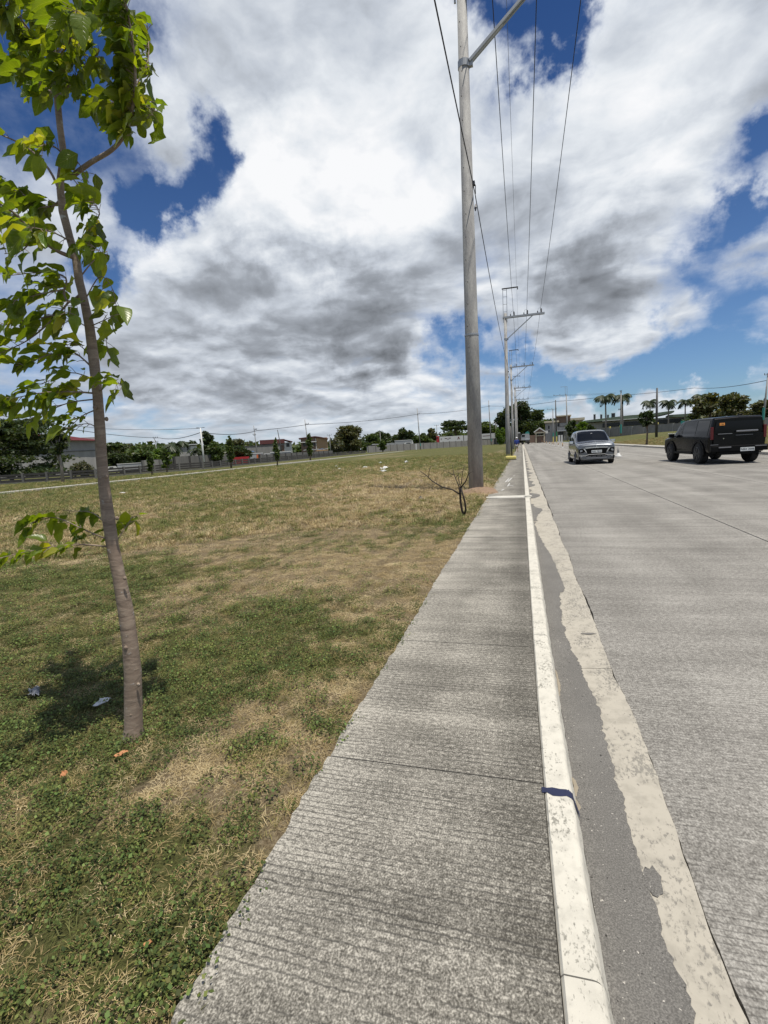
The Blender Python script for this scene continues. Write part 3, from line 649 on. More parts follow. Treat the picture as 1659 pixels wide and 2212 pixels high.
def cable(name, pts_, sag, rad, mat, label, group=None, n=14):
    P_ = []
    for i in range(len(pts_)-1):
        a, b_ = Vector(pts_[i]), Vector(pts_[i+1])
        for k in range(n+(i == len(pts_)-2)):
            q = k/n; p = a.lerp(b_, q); p.z -= sag*4*q*(1-q)*min(1, ((b_-a).length/35)**2); P_.append(p)
    return tag(MB().tube(P_, rad, 6).build(name, MATS[mat], smooth=True), label, 'power line', group)
for k, (x, lb) in enumerate([(.83, 'black overhead power line on the insulators nearest the poles'), (2.08, 'black overhead power line on the middle insulators'), (3.35, 'black overhead power line on the outermost insulators')]):
    cable('power_line', [(POLE_X+x, yy, ARM_Z+.46+LIFT.get(yy, 0)) for yy in ycs], .35, .0135, 'wire', lb, 'overhead lines along the sidewalk')
cable('ground_wire', [(POLE_X+1.2, yy, 15.84+LIFT.get(yy, 0)) for yy in ycs], .3, .007, 'wire_grey', 'thin grey overhead wire on the top arms of the poles', 'overhead lines along the sidewalk')
cable('service_cable', [(POLE_X+.24, yy-.06, 8.6) for yy in ycs[:4]], .5, .013, 'wire', 'low black cable clamped to the pole shafts', 'overhead lines along the sidewalk')
# soil heap at the nearest pole
def mound(name, cx, cy, rx, ry, h, mat, seed, label, cat):
    r_ = random.Random(seed); b_ = MB(); n, mrg = 22, 7; vs = []
    for j in range(mrg):
        q = j/(mrg-1)
        for k in range(n):
            a = 2*math.pi*k/n; wob = 1+.18*math.sin(a*3+seed)+r_.uniform(-.07, .07)
            vs.append((cx+rx*q*wob*math.cos(a), cy+ry*q*wob*math.sin(a), h*(1-q*q)*(1+r_.uniform(-.25, .25))-.03*q))
    b_.add(vs, [(j*n+k, (j+1)*n+k, (j+1)*n+(k+1) % n, j*n+(k+1) % n) for j in range(mrg-1) for k in range(n)])
    return tag(b_.build(name, MATS[mat], smooth=True), label, cat)
mound('soil_heap', -1.22, 14.55, .62, .95, .12, 'soil', 4, 'low heap of loose brown soil at the foot of the nearest pole', 'soil')
mound('earth_clod', -2.68, 12.75, .10, .09, .09, 'dark_steel', 8, 'small black clump lying in the grass left of the bare sapling', 'clod')

# bare dead sapling beside the nearest pole
g = ground(1003, 1112); D0 = (g-EYE).dot(HEAD)
def pix_path(pl, D, dd=None): return [at(u, v, D+(dd[i] if dd else 0)) for i, (u, v) in enumerate(pl)]
ds = empty('dead_sapling', g); tag(ds, 'leafless dark sapling with forked stems before the nearest pole', 'sapling')
def add_twigs(root, specs, D, mat, unit, name='branch', n=6):
    base = Vector(root.location)
    for pl, r0, r1, dd in specs:
        P_ = [p-base for p in pix_path(pl, D, dd)]; N = len(P_); rad = [(r0*(1-i/(N-1))+r1*i/(N-1))*unit for i in range(N)]
        MB().tube(P_, rad, n).build(name, MATS[mat], root, smooth=True)
U0 = D0/FPX
add_twigs(ds, [([(1003, 1116), (998, 1102), (995, 1085), (994, 1068), (993, 1052)], 2.6, 2.3, None), ([(1003, 1114), (1006, 1100), (1004, 1082), (999, 1066), (995, 1052)], 2.2, 1.8, [0, -.05, -.12, -.1, 0]),
               ([(994, 1068), (978, 1058), (955, 1052), (935, 1040), (922, 1028), (908, 1018)], 1.9, .7, [0, .05, .15, .2, .3, .3]), ([(926, 1030), (927, 1018), (931, 1006)], .9, .5, [.25, .2, .2]),
               ([(922, 1028), (913, 1030), (906, 1026)], .7, .4, None), ([(993, 1054), (986, 1038), (980, 1022), (977, 1004)], 1.3, .4, [0, .1, .2, .3]), ([(984, 1033), (992, 1022), (999, 1018)], .7, .3, None),
               ([(980, 1026), (968, 1020), (958, 1016)], .7, .3, [.15, .3, .4]), ([(995, 1054), (1006, 1040), (1012, 1024), (1013, 1006)], 1.7, .5, [0, -.1, -.15, -.2]), ([(994, 1056), (997, 1040), (999, 1020), (1004, 1005)], 1.2, .4, [0, -.1, -.2, -.2]),
               ([(1012, 1024), (1018, 1020), (1022, 1018)], .6, .3, None), ([(993, 1048), (990, 1030), (989, 1012)], .9, .3, [0, .1, .1])], D0, 'dead_twig', U0)

# dark post on a yellow painted foot, standing on the sidewalk
g = ground(1103.5, 993.5); r0 = empty('footed_post', g); tag(r0, 'thin dark post on a yellow rounded foot, standing on the sidewalk', 'post')
MB().box((0, 0, .16), (.80, .46, .28)).build('foot', MATS['yellow_paint'], r0, bevel=.09)
MB().box((0, 0, .02), (.82, .46, .04)).build('foot_dark_strip', MATS['dark_steel'], r0)  # thin dark strip along the bottom of the yellow foot
MB().tube([(.08, 0, .2), (.06, 0, 1.2), (.03, 0, 2.45)], .06, 8).build('post', MATS['dark_steel'], r0, smooth=True)

# ================================================================== the young tree
TD = (ground(289, 1589)-EYE).dot(HEAD); TU = TD/FPX
base = ground(289, 1589); tree = empty('young_tree', base); tag(tree, 'young broad leaved tree with slim brown trunk near the camera', 'tree')
def TP(u, v, off=0.0): return at(u, v, TD+off)-base
trunk_px = [(290, 1608, 29), (289, 1592, 24), (288.5, 1572, 20.6), (288, 1520, 18.3), (287, 1451, 17.8), (280, 1380, 17.2), (271, 1315, 16.4), (257, 1245, 15), (243, 1178, 14), (232, 1105, 13), (224, 1042, 12.3), (219, 985, 12), (216, 930, 11.8), (211, 855, 11.4), (203, 781, 10.6),
            (193.5, 706, 9.8), (183.5, 657, 9.2), (171, 607, 8.6), (164, 558, 8.2), (149, 508, 7.8), (136, 458, 7.4), (131, 417, 7.2), (130, 393, 7), (138, 336, 6.4), (130, 278, 6), (123, 208, 5.4), (120, 150, 4.8), (112, 60, 4), (105, -60, 3), (100, -150, 1.6)]
tp = [TP(u, v) for u, v, _ in trunk_px]
def unit_at(v): return (at(200, v, TD)-EYE).length/FPX*.77
tr_ = MB().tube(tp, [w_*unit_at(v)*(1+.05*math.sin(i*2.3)+.03*math.sin(i*5.1)) for i, (u, v, w_) in enumerate(trunk_px)], 18).build('trunk', MATS['young_bark'], tree, smooth=True)
for (u, v, du) in [(209, 815, -10), (223, 905, 8), (207, 880, -9), (231, 1030, -8), (245, 1120, 9), (262, 1250, 10), (276, 1400, -12), (292, 1480, 8), (285, 1545, -9)]:
    MB().lathe([(.004, 0), (.010, .004), (.011, .009), (.005, .013)], 8, TP(u+du*.55, v, -.045), 'y').build('leaf_scar', MATS['young_bark'], tr_)
twigs = [  # (pixels along the twig, thickness, sideways depth at its end, leaves, first fraction with leaves)
 ([(150, 385), (195, 352), (240, 325), (268, 292), (285, 240), (292, 170), (285, 80), (268, -10)], 4.6, -.25, 54, .40), ([(123, 208), (60, 160), (5, 120)], 2.0, .25, 18, .1), ([(123, 215), (170, 160), (215, 110)], 2.2, -.2, 20, .15),
 ([(120, 150), (60, 60), (15, 5)], 2.2, -.2, 24, .1), ([(118, 120), (180, 50), (240, 5)], 2.2, .3, 26, .1), ([(115, 80), (80, 0), (40, -60)], 2, .2, 18, .1), ([(112, 40), (170, -40), (240, -70)], 2, -.3, 20, .1), ([(119, 130), (150, 90), (165, 20)], 2, -.45, 22, .2), ([(121, 170), (80, 140), (50, 90)], 2, .45, 18, .2),
 ([(290, 190), (320, 130), (318, 60)], 1.6, .2, 20, .1), ([(287, 230), (318, 215), (330, 250)], 1.5, -.1, 14, .1), ([(280, 250), (240, 215), (205, 210)], 1.5, .15, 14, .1),
 ([(134, 425), (105, 365), (58, 318), (0, 290), (-30, 275)], 2.6, .2, 13, .25), ([(139, 336), (110, 312), (80, 318)], 1.5, -.25, 11, .1), ([(139, 340), (168, 350), (192, 395)], 1.4, -.1, 9, .1), ([(138, 370), (165, 395), (172, 420)], 1.2, .15, 6, .3),
 ([(132, 430), (105, 447), (50, 420), (-5, 390)], 2.3, .3, 30, .15), ([(105, 447), (60, 450), (10, 470)], 1.6, .4, 18, .1), ([(163, 558), (120, 540), (75, 505), (30, 460), (-5, 438)], 4.0, -.3, 20, .25), ([(150, 520), (110, 500), (60, 490)], 1.6, -.35, 16, .1), ([(75, 505), (50, 540), (10, 548)], 1.5, -.3, 10, .1),
 ([(165, 540), (190, 500), (215, 462), (200, 435)], 1.8, -.15, 22, .2), ([(172, 600), (205, 560), (232, 542)], 1.5, .1, 9, .4), ([(188, 640), (215, 598), (240, 618), (252, 665)], 1.2, -.1, 9, .45), ([(158, 530), (190, 525), (215, 545)], 1.3, -.2, 10, .3),
 ([(178, 632), (150, 652), (138, 632), (142, 600), (100, 588), (20, 595)], 2.6, .15, 24, .35), ([(150, 650), (120, 680), (60, 690), (-5, 702)], 2.0, .1, 28, .1), ([(120, 685), (60, 735), (-5, 765)], 1.8, .2, 15, .2), ([(140, 625), (90, 635), (30, 650)], 1.5, -.2, 18, .1),
 ([(193, 706), (222, 693), (250, 680)], 1.3, -.1, 7, .3), ([(193, 710), (160, 692), (135, 700)], 1.2, -.1, 7, .3), ([(200, 705), (225, 718), (232, 758)], .9, .1, 6, .5), ([(188, 660), (160, 650), (150, 680)], 1.0, -.2, 7, .2),
 ([(205, 800), (160, 762), (110, 765), (45, 792)], 1.8, -.1, 24, .15), ([(200, 770), (170, 745), (150, 738)], 1.2, .2, 9, .2), ([(207, 850), (150, 846), (80, 850), (2, 868)], 1.9, -.2, 28, .12), ([(212, 850), (240, 825), (268, 835)], 1.6, -.1, 13, .35), ([(210, 862), (150, 870), (100, 890), (58, 908)], 1.5, .2, 14, .2),
 ([(207, 885), (175, 900), (150, 925)], 1.4, -.1, 7, .2), ([(216, 932), (195, 916), (165, 918)], 1.3, -.05, 6, .45), ([(205, 820), (150, 805), (90, 830)], 1.4, .3, 14, .2),
 ([(241, 1168), (190, 1148), (120, 1118), (70, 1130)], 1.8, -.1, 16, .2), ([(243, 1182), (170, 1176), (90, 1185), (-5, 1207)], 1.9, -.25, 20, .2), ([(245, 1180), (258, 1160), (287, 1115)], 1.7, .1, 11, .4), ([(235, 1140), (200, 1108), (150, 1104)], 1.4, .2, 7, .3)]
def leaf_mesh(k):
    r_ = random.Random(50+k); ns_, V, UV, F = 7, [], [], []
    curl, fold, wav, tw = r_.uniform(.3, 1.3), r_.uniform(.15, .55), r_.uniform(.02, .16), r_.uniform(-.9, .9)
    wd = r_.uniform(.21, .31); x = z = 0.0; ang = r_.uniform(-.2, .35)
    for i in range(ns_+1):
        q = i/ns_; hw = wd*(math.sin(math.pi*min(1, q*.98+.02)**.72))**.85*(1-.25*q) if 0 < i < ns_ else .004
        t_ = tw*q; up_ = fold*hw; wv = wav*math.sin(q*13+k)
        for s_, zz in ((-1, up_+wv*hw*4), (0, 0), (1, up_-wv*hw*4)):
            V.append((x, s_*hw*math.cos(t_)-zz*math.sin(t_), z+zz*math.cos(t_)+s_*hw*math.sin(t_))); UV.append((.5+.5*s_, q))
        ang -= curl/ns_; x += math.cos(ang)/ns_; z += math.sin(ang)/ns_
    for i in range(ns_):
        a = i*3; F += [(a, a+3, a+4, a+1), (a+1, a+4, a+5, a+2)]
    return V, UV, F
LV = [leaf_mesh(k) for k in range(9)]
LEAVES = [npmesh('leaf', np.array(V), np.array(F), MATS['young_leaf'], np.ones((len(F), 3)), np.array(UV), True) for V, UV, F in LV]
leaf_list = []; pet = MB(); rl = random.Random(21); wind = (-RIGHT*.85-HEAD*.1)
for pl, th, dep, nl, f0 in twigs:
    N = len(pl); P_ = [TP(u, v, dep*(i/(N-1))) for i, (u, v) in enumerate(pl)]
    fine_ = []
    for i in range(N-1):                                                  # smooth the twig
        p0, p1, p2, p3 = P_[max(i-1, 0)], P_[i], P_[i+1], P_[min(i+2, N-1)]
        for q in (0, .25, .5, .75): fine_.append(.5*((2*p1)+(p2-p0)*q+(2*p0-5*p1+4*p2-p3)*q*q+(3*p1-p0-3*p2+p3)*q**3))
    fine_.append(P_[-1]); M_ = len(fine_); uu = TU*1.1
    MB().tube(fine_, [max(.0016, th*uu*(1-.72*i/(M_-1))) for i in range(M_)], 7).build('branch', MATS['young_bark'], tree, smooth=True)
    nl = int(nl*(2.1 if pl[-1][1] < 280 and pl[0][1] < 390 else 1.08))
    for k in range(nl):
        q = f0+(1-f0)*((k+rl.random())/nl); i = min(int(q*(M_-1)), M_-2); p = fine_[i].lerp(fine_[i+1], q*(M_-1)-i); tg = (fine_[i+1]-fine_[i]).normalized()
        sdv = Vector((rl.gauss(0, 1), rl.gauss(0, 1), rl.gauss(0, .6))); sdv = (sdv-tg*sdv.dot(tg)).normalized()
        pdir = (sdv*.8+tg*.5+wind*.35+Vector((0, 0, .15))).normalized(); pl_ = rl.uniform(.018, .048); tip = p+pdir*pl_
        pet.tube([p, p+pdir*pl_*.6, tip+Vector((0, 0, -.004))], [.0016, .0013, .0012], 4)
        ld = (pdir*.55+wind*rl.uniform(.35, 1.25)+Vector((0, 0, rl.uniform(-.95, .12)))).normalized()
        L = rl.uniform(.070, .130)*(1.0 if k % 5 else .6)
        nrm = Vector((rl.gauss(0, .45), rl.gauss(0, .45), 1.0)); yv = nrm.cross(ld).normalized(); zv = ld.cross(yv)
        leaf_list.append((Matrix((ld, yv, zv)).transposed().to_4x4(), tip, L))
pet.build('petioles', MATS['young_bark'], tree)['kind'] = 'stuff'
cl = EYE-base; leaf_list.sort(key=lambda q: -(q[2]/(q[1]-cl).length)*(1 if (lambda d_: abs(d_.dot(CX))/max(.01, d_.dot(FWD)) < .8 and abs(d_.dot(CYV))/max(.01, d_.dot(FWD)) < 1.07)(q[1]-cl) else .01))
for k, (M_, p, L) in enumerate(leaf_list[:300]):
    o = obj('leaf', LEAVES[k % 9], tree); o.matrix_local = Matrix.Translation(p) @ M_ @ Matrix.Scale(L, 4)
V_, F_, U_, T_ = [], [], [], []; off = 0
for k, (M_, p, L) in enumerate(leaf_list[300:]):
    V, UV, F = LV[k % 9]; MM = np.array(M_.to_3x3()); V_.append((np.array(V)*L)@MM.T+np.array(p)); F_.append(np.array(F)+off); U_.append(np.array(UV)); off += len(V)
    c_ = rl.uniform(.65, 1.5); T_.append(np.tile([c_*rl.uniform(.9, 1.2), c_, c_*.9], (len(F), 1)))
o = obj('foliage', npmesh('foliage', np.concatenate(V_), np.concatenate(F_), MATS['young_leaf'], np.concatenate(T_), np.concatenate(U_), True), tree); o['kind'] = 'stuff'

# litter and fallen leaves in the grass
def crumple(name, u, v, sx, sy, h, mat, seed, label, cat, z=.0):
    c = ground(u, v, .0); r_ = random.Random(seed); b_ = MB(); n = 7; vs = []
    for j in range(n):
        for i in range(n):
            x, y_ = (i/(n-1)-.5)*sx, (j/(n-1)-.5)*sy; e = 1-max(abs(i/(n-1)-.5), abs(j/(n-1)-.5))*1.6
            vs.append((x+r_.uniform(-.13, .13)*sx, y_+r_.uniform(-.13, .13)*sy, max(.004, h*(e*.7+r_.uniform(-.35, .6)))))
    b_.add(vs, [(j*n+i, j*n+i+1, (j+1)*n+i+1, (j+1)*n+i) for j in range(n-1) for i in range(n-1)])
    o = b_.build(name, MATS[mat], smooth=False); o.location = (c.x, c.y, .012+z); o.rotation_euler = (0, 0, r_.uniform(0, 6)); return tag(o, label, cat)
crumple('paper_scrap', 222, 1523, .10, .03, .03, 'white_plastic', 1, 'crumpled white scrap on the grass just left of the young tree', 'litter')
crumple('plastic_bag', 75, 1500, .13, .06, .03, 'grey_plastic', 2, 'grey plastic film in the shade left of the young tree', 'litter')
crumple('plastic_bag', 830, 1013, .85, .35, .16, 'white_plastic', 3, 'white torn bag on the field, upper of two close pieces', 'litter')
crumple('plastic_bag', 828, 1019, .65, .28, .14, 'white_plastic', 4, 'white torn bag on the field, lower of two close pieces', 'litter')
crumple('plastic_bag', 789, 1010.5, .38, .25, .12, 'white_plastic', 5, 'pale scrap on the field left of the two torn bags', 'litter')
crumple('plastic_bag', 878, 1000, .3, .25, .2, 'white_plastic', 6, 'small pale scrap on the field right of the torn bags', 'litter')
crumple('plastic_bag', 822, 1000, .3, .2, .1, 'white_plastic', 16, 'small pale scrap on the field beyond the torn bags', 'litter')
crumple('plastic_bag', 726, 1008, .26, .2, .1, 'white_plastic', 17, 'small white scrap on the field near its left half, beyond another', 'litter')
crumple('plastic_bag', 734, 1014, .2, .2, .1, 'white_plastic', 18, 'tiny white scrap on the field nearer than its neighbour', 'litter')
crumple('plastic_bag', 1009, 960, .75, .7, .9, 'white_plastic', 7, 'white bundle on the far field beside the nearest pole', 'litter')
crumple('foam_sheet', 268, 1942/1.823, .5, .16, .05, 'white_plastic', 9, 'pale scrap by the far path right of the trunk', 'litter')
crumple('fallen_leaf', 264, 1640, .060, .026, .014, 'dry_leaf', 10, 'curled orange dead leaf just in front of the young tree', 'fallen leaf', .015)
crumple('fallen_leaf', 140, 1685, .04, .025, .016, 'dry_leaf', 11, 'curled orange dead leaf nearer and left of the young tree', 'fallen leaf', .015)
crumple('fallen_leaf', 322, 2060, .02, .015, .008, 'dry_leaf', 12, 'small orange dead leaf near the lower sidewalk edge', 'fallen leaf', .02)

# ================================================================== vehicles
def loft(st, ni=6, nj=5, ten=.42):
    ys_ = np.array([q[0] for q in st]); P_ = np.array([[(x, ys_[i], z) for x, z in q[1]] for i, q in enumerate(st)]); n, m_ = P_.shape[:2]
    def cr(a, b_, c, d_, t_):
        h1 = 2*t_**3-3*t_**2+1; h2 = -2*t_**3+3*t_**2; h3 = t_**3-2*t_**2+t_; h4 = t_**3-t_**2
        return h1*b_+h2*c+h3*ten*(c-a)+h4*ten*(d_-b_)
    def ev(i, j):
        i0 = min(int(i), n-2); fi = i-i0; j0 = min(int(j), m_-2); fj = j-j0
        row = lambda k: cr(P_[k, max(j0-1, 0)], P_[k, j0], P_[k, j0+1], P_[k, min(j0+2, m_-1)], fj)
        return cr(row(max(i0-1, 0)), row(i0), row(i0+1), row(min(i0+2, n-1)), fi)
    ev.n, ev.m = n, m_; return ev
def loft_body(ev, ni=6, nj=5):
    I = np.linspace(0, ev.n-1, (ev.n-1)*ni+1); J = np.linspace(0, ev.m-1, (ev.m-1)*nj+1); b_ = MB(); a, c = len(I), len(J)
    for s_ in (1, -1):
        vs = [(p[0]*s_, p[1], p[2]) for i in I for p in [ev(i, j) for j in J]]
        fs = [(i*c+j, i*c+j+1, (i+1)*c+j+1, (i+1)*c+j) for i in range(a-1) for j in range(c-1)]
        b_.add(vs, fs if s_ < 0 else [f_[::-1] for f_ in fs])
    for i in (0, I[-1]):
        ring = [ev(i, j) for j in J]; poly = [tuple(p) for p in ring]+[(-p[0], p[1], p[2]) for p in ring[::-1]]; b_.add(poly, [tuple(range(len(poly)))])
    return b_
def patch(ev, i0, i1, j0, j1, off, sides=(1, -1), n=6, full=False):
    b_ = MB()
    for s_ in sides:
        vs = []
        for i in np.linspace(i0, i1, n+1):
            for j in np.linspace(j0, j1, n+1):
                e = 1e-2; i_ = min(i, ev.n-1-2*e); j_ = min(j, ev.m-1-2*e); p = ev(i, j); du = ev(i_+e, j_)-ev(i_, j_); dv = ev(i_, j_+e)-ev(i_, j_); nn = np.cross(dv, du); nn = nn/(np.linalg.norm(nn)+1e-9)
                if nn[0]*1.0+nn[2]*.3 < 0: nn = -nn
                p = p+nn*off; vs.append((p[0]*s_, p[1], p[2]))
        k = n+1; b_.add(vs, [(a*k+c, a*k+c+1, (a+1)*k+c+1, (a+1)*k+c) for a in range(n) for c in range(n)])
    return b_
def wheel(parent, x, y, r_, wd, side, spokes=6, dark=False):
    ty = MB().lathe([(r_*.62, -wd/2), (r_*.93, -wd/2), (r_, -wd*.36), (r_, wd*.36), (r_*.93, wd/2), (r_*.62, wd/2)], 28, (x, y, r_), 'x').build('wheel', MATS['tyre'], parent, smooth=False)
    rim = MB(); xo = x+side*(wd*.5+.004)
    rim.lathe([(r_*.60, -.012), (r_*.64, .0), (r_*.60, .012)], 24, (xo, y, r_), 'x')
    for k in range(spokes):
        a = 2*math.pi*k/spokes; rim.bar((xo+side*.012, y, r_), (xo+side*.02, y+r_*.6*math.cos(a), r_+r_*.6*math.sin(a)), .05, .05)
    rim.build('rim', MATS['dark_steel' if dark else 'alloy'], ty)
    return ty
def text_mesh(body, size, mat, parent, loc, rot, sx=1.0, name='lettering'):
    cu = bpy.data.curves.new('lettering', 'FONT'); cu.body = body; cu.size = size; cu.align_x = 'CENTER'; cu.align_y = 'CENTER'; cu.extrude = .002
    tmp = bpy.data.objects.new('tmp', cu); COL.objects.link(tmp); dg = bpy.context.evaluated_depsgraph_get(); me = bpy.data.meshes.new_from_object(tmp.evaluated_get(dg))
    bpy.data.objects.remove(tmp); me.materials.clear(); me.materials.append(MATS[mat]); o = obj(name, me, parent); o.location = loc; o.rotation_euler = rot; o.scale = (sx, 1, 1); return o
# grey people carrier coming towards the camera
mpv = empty('people_carrier', (3.80, 30.75, ROAD_Z)); mpv.scale = (1.10, 1.10, 1.10); mpv.rotation_euler = (0, 0, R(1.0)); tag(mpv, 'metallic grey people carrier driving towards the camera', 'car')
ST = [(-2.22, [(0, .26), (.55, .26), (.70, .45), (.72, .82), (.52, .90), (0, .92)]), (-2.14, [(0, .22), (.72, .22), (.81, .45), (.81, .90), (.56, .98), (0, 1.0)]), (-1.75, [(0, .22), (.82, .22), (.87, .48), (.86, .98), (.60, 1.05), (0, 1.08)]),
      (-1.12, [(0, .22), (.83, .22), (.875, .5), (.87, 1.02), (.76, 1.09), (0, 1.15)]), (-.30, [(0, .22), (.83, .22), (.875, .5), (.87, 1.03), (.69, 1.58), (0, 1.65)]), (.55, [(0, .22), (.83, .22), (.875, .5), (.87, 1.05), (.70, 1.64), (0, 1.71)]),
      (1.55, [(0, .24), (.83, .24), (.875, .5), (.865, 1.07), (.68, 1.60), (0, 1.68)]), (2.02, [(0, .30), (.80, .30), (.85, .52), (.83, 1.07), (.58, 1.46), (0, 1.55)]), (2.23, [(0, .38), (.74, .38), (.78, .55), (.76, 1.02), (.55, 1.18), (0, 1.24)])]
ev = loft(ST); body = loft_body(ev).build('body', MATS['car_grey'], mpv, smooth=True)
patch(ev, 3.06, 3.96, 4.06, 5, .006, n=8).build('windscreen', MATS['glass_dark'], mpv, smooth=True)
for (a, c) in ((3.62, 4.42), (4.50, 5.25), (5.32, 5.95)): patch(ev, a, c, 3.10, 3.88, .006).build('side_window', MATS['glass_dark'], mpv, smooth=True)
patch(ev, 7.1, 7.8, 4.1, 5, .006).build('rear_window', MATS['glass_dark'], mpv, smooth=True)
for (x, y) in ((.80, -1.38), (.80, 1.38)):
    for s_ in (-1, 1):
        MB().prism([(y+.40*math.cos(R(a)), .36+.40*math.sin(R(a))) for a in range(-20, 201, 20)], 'x', s_*.860-.02, s_*.860+.02).build('wheel_arch', MATS['trim_black'], mpv); wheel(mpv, s_*.79, y, .335, .21, s_)
MB().box((0, 0, .24), (1.5, 3.9, .12)).build('underbody', MATS['trim_black'], mpv)
yn = lambda x, e=0: -2.228+.055*max(0, (abs(x)-.64)/.2)**1.4-e
def face(name, poly, mat, e=0.0, parent=mpv, th=.03, mirror=False):
    b_ = MB(); sides = (1, -1) if mirror else (1,)
    for s_ in sides:
        f = [(x*s_, yn(x, e), z) for x, z in poly]; bk = [(x*s_, yn(x, e)+th, z) for x, z in poly]; n = len(poly)
        b_.add(f+bk, [tuple(range(n)), tuple(range(2*n-1, n-1, -1))]+[(i, n+i, n+(i+1) % n, (i+1) % n) for i in range(n)])
        if mirror: o_ = b_.build(name, MATS[mat], parent); b_ = MB()
    return o_ if mirror else b_.build(name, MATS[mat], parent)
gr = face('grille', [(-.50, .76), (-.40, .50), (-.2, .46), (0, .455), (.2, .46), (.40, .50), (.50, .76), (.25, .785), (0, .79), (-.25, .785)], 'trim_black', .012)
face('lower_grille', [(-.50, .40), (-.3, .36), (0, .355), (.3, .36), (.50, .40), (.40, .47), (-.40, .47)], 'trim_black', .010)
face('bumper_bar', [(-.80, .43), (-.5, .42), (-.36, .475), (0, .478), (.36, .475), (.5, .42), (.80, .43), (.80, .46), (.5, .45), (.37, .505), (0, .51), (-.37, .505), (-.5, .45), (-.8, .46)][:], 'chrome', .022, th=.02)
for k, x in enumerate((-.33, -.11, .11, .33)): face('slat', [(x-.09, .385), (x+.09, .385), (x+.09, .408), (x-.09, .408)], 'alloy', .024, th=.02)
face('skid_strip', [(-.45, .30), (.45, .30), (.48, .345), (-.48, .345)], 'alloy', .018)
face('shield_trim', [(.45, .60), (.48, .59), (.60, .78), (.55, .79)], 'chrome', .024, th=.02, mirror=True)
face('hood_trim', [(-.50, .79), (0, .81), (.50, .79), (.52, .83), (0, .85), (-.52, .83)], 'chrome', .016, th=.02)
face('bumper_lower', [(-.80, .25), (.80, .25), (.82, .40), (-.82, .40)], 'trim_black', .004)
face('headlamp', [(.50, .66), (.60, .58), (.80, .56), (.81, .74), (.66, .80)], 'trim_black', .016, mirror=True); face('lamp_lens', [(.64, .66), (.75, .62), (.765, .70), (.67, .74)], 'lamp_glass', .024, mirror=True)
face('fog_lamp', [(.66, .37), (.73, .37), (.73, .42), (.66, .42)], 'lamp_glass', .022, mirror=True); face('daylight_strip', [(.62, .79), (.80, .82), (.81, .84), (.64, .815)], 'lamp_glass', .016, mirror=True)
pl = face('number_plate', [(-.235, .565), (.235, .565), (.235, .69), (-.235, .69)], 'plate_white', .030, th=.02)
text_mesh('NAL 7813', .105, 'plate_ink', pl, (0, yn(0, .033), .628), (R(90), 0, 0), .95)
em = MB()
for a in (90, 210, 330):                                                      # badge of three lozenges on the bonnet lip
    ca, sa = math.cos(R(a)), math.sin(R(a)); pt = lambda d_, s_: (d_*ca-s_*sa, .83+d_*sa+s_*ca)
    q = [pt(.005, 0), pt(.042, .022), pt(.079, 0), pt(.042, -.022)]; em.prism([(x, z) for x, z in q], 'y', yn(0, .045), yn(0, .02))
em.build('badge', MATS['chrome'], mpv)
for s_ in (-1, 1):
    mr = MB().box((s_*1.0, -.72, 1.09), (.22, .12, .15)).build('mirror', MATS['chrome'], mpv, bevel=.03); MB().bar((s_*.84, -.70, 1.04), (s_*.92, -.71, 1.06), .04, .04).build('mirror_arm', MATS['trim_black'], mr)
text_mesh('PNP', .05, 'plate_white', mpv, (0, -.56, 1.52), (R(35), 0, 0))

# black off-roader heading away
suv = empty('off_roader', (8.55, 26.6, ROAD_Z)); suv.scale = (1.08, 1.10, 1.06); suv.rotation_euler = (0, 0, R(4.5)); tag(suv, 'large black boxy off roader driving away at the right edge', 'car')
SB = [(-2.42, [(0, .48), (.86, .48), (.93, .62), (.98, 1.08), (.84, 1.74), (.78, 1.80), (0, 1.83)]), (-2.30, [(0, .45), (.93, .45), (.99, .62), (1.0, 1.10), (.86, 1.80), (.79, 1.87), (0, 1.90)]), (-1.2, [(0, .42), (.95, .42), (1.0, .62), (1.01, 1.14), (.87, 1.82), (.80, 1.89), (0, 1.92)]),
      (.2, [(0, .42), (.95, .42), (.98, .62), (1.0, 1.14), (.86, 1.80), (.79, 1.87), (0, 1.90)]), (.75, [(0, .42), (.95, .42), (.98, .62), (1.0, 1.13), (.84, 1.72), (.77, 1.78), (0, 1.81)]), (1.35, [(0, .42), (.95, .42), (.99, .62), (1.0, 1.12), (.92, 1.19), (.8, 1.20), (0, 1.23)]),
      (2.25, [(0, .45), (.94, .45), (1.0, .62), (.98, 1.02), (.88, 1.10), (.75, 1.12), (0, 1.15)]), (2.48, [(0, .5), (.84, .5), (.90, .62), (.88, .95), (.8, 1.0), (.7, 1.02), (0, 1.04)])]
evs = loft(SB, ten=.15); loft_body(evs).build('body', MATS['car_black'], suv, smooth=False)
for (a, c) in ((1.15, 2.05), (2.10, 3.05), (3.1, 4.35)): patch(evs, a, c, 3.12, 3.90, .008).build('side_window', MATS['glass_dark'], suv)
patch(evs, 4.1, 4.9, 5.05, 6, .008).build('windscreen', MATS['glass_dark'], suv)
for y in (-1.48, 1.48):
    for s_ in (-1, 1):
        fl = MB()
        for k in range(7):
            a0, a1 = R(-8+28*k), R(-8+28*(k+1)); fl.bar((s_*.995, y+.54*math.cos(a0), .46+.50*math.sin(a0)), (s_*.995, y+.54*math.cos(a1), .46+.50*math.sin(a1)), .07, .08)
        fl.build('wheel_flare', MATS['trim_black'], suv); MB().prism([(y+.49*math.cos(R(a)), .46+.49*math.sin(R(a))) for a in range(-20, 201, 20)], 'x', s_*.975-.02, s_*.975+.02).build('wheel_arch', MATS['trim_black'], suv); wheel(suv, s_*.90, y, .43, .29, s_, 6, True)
yb_ = -2.44
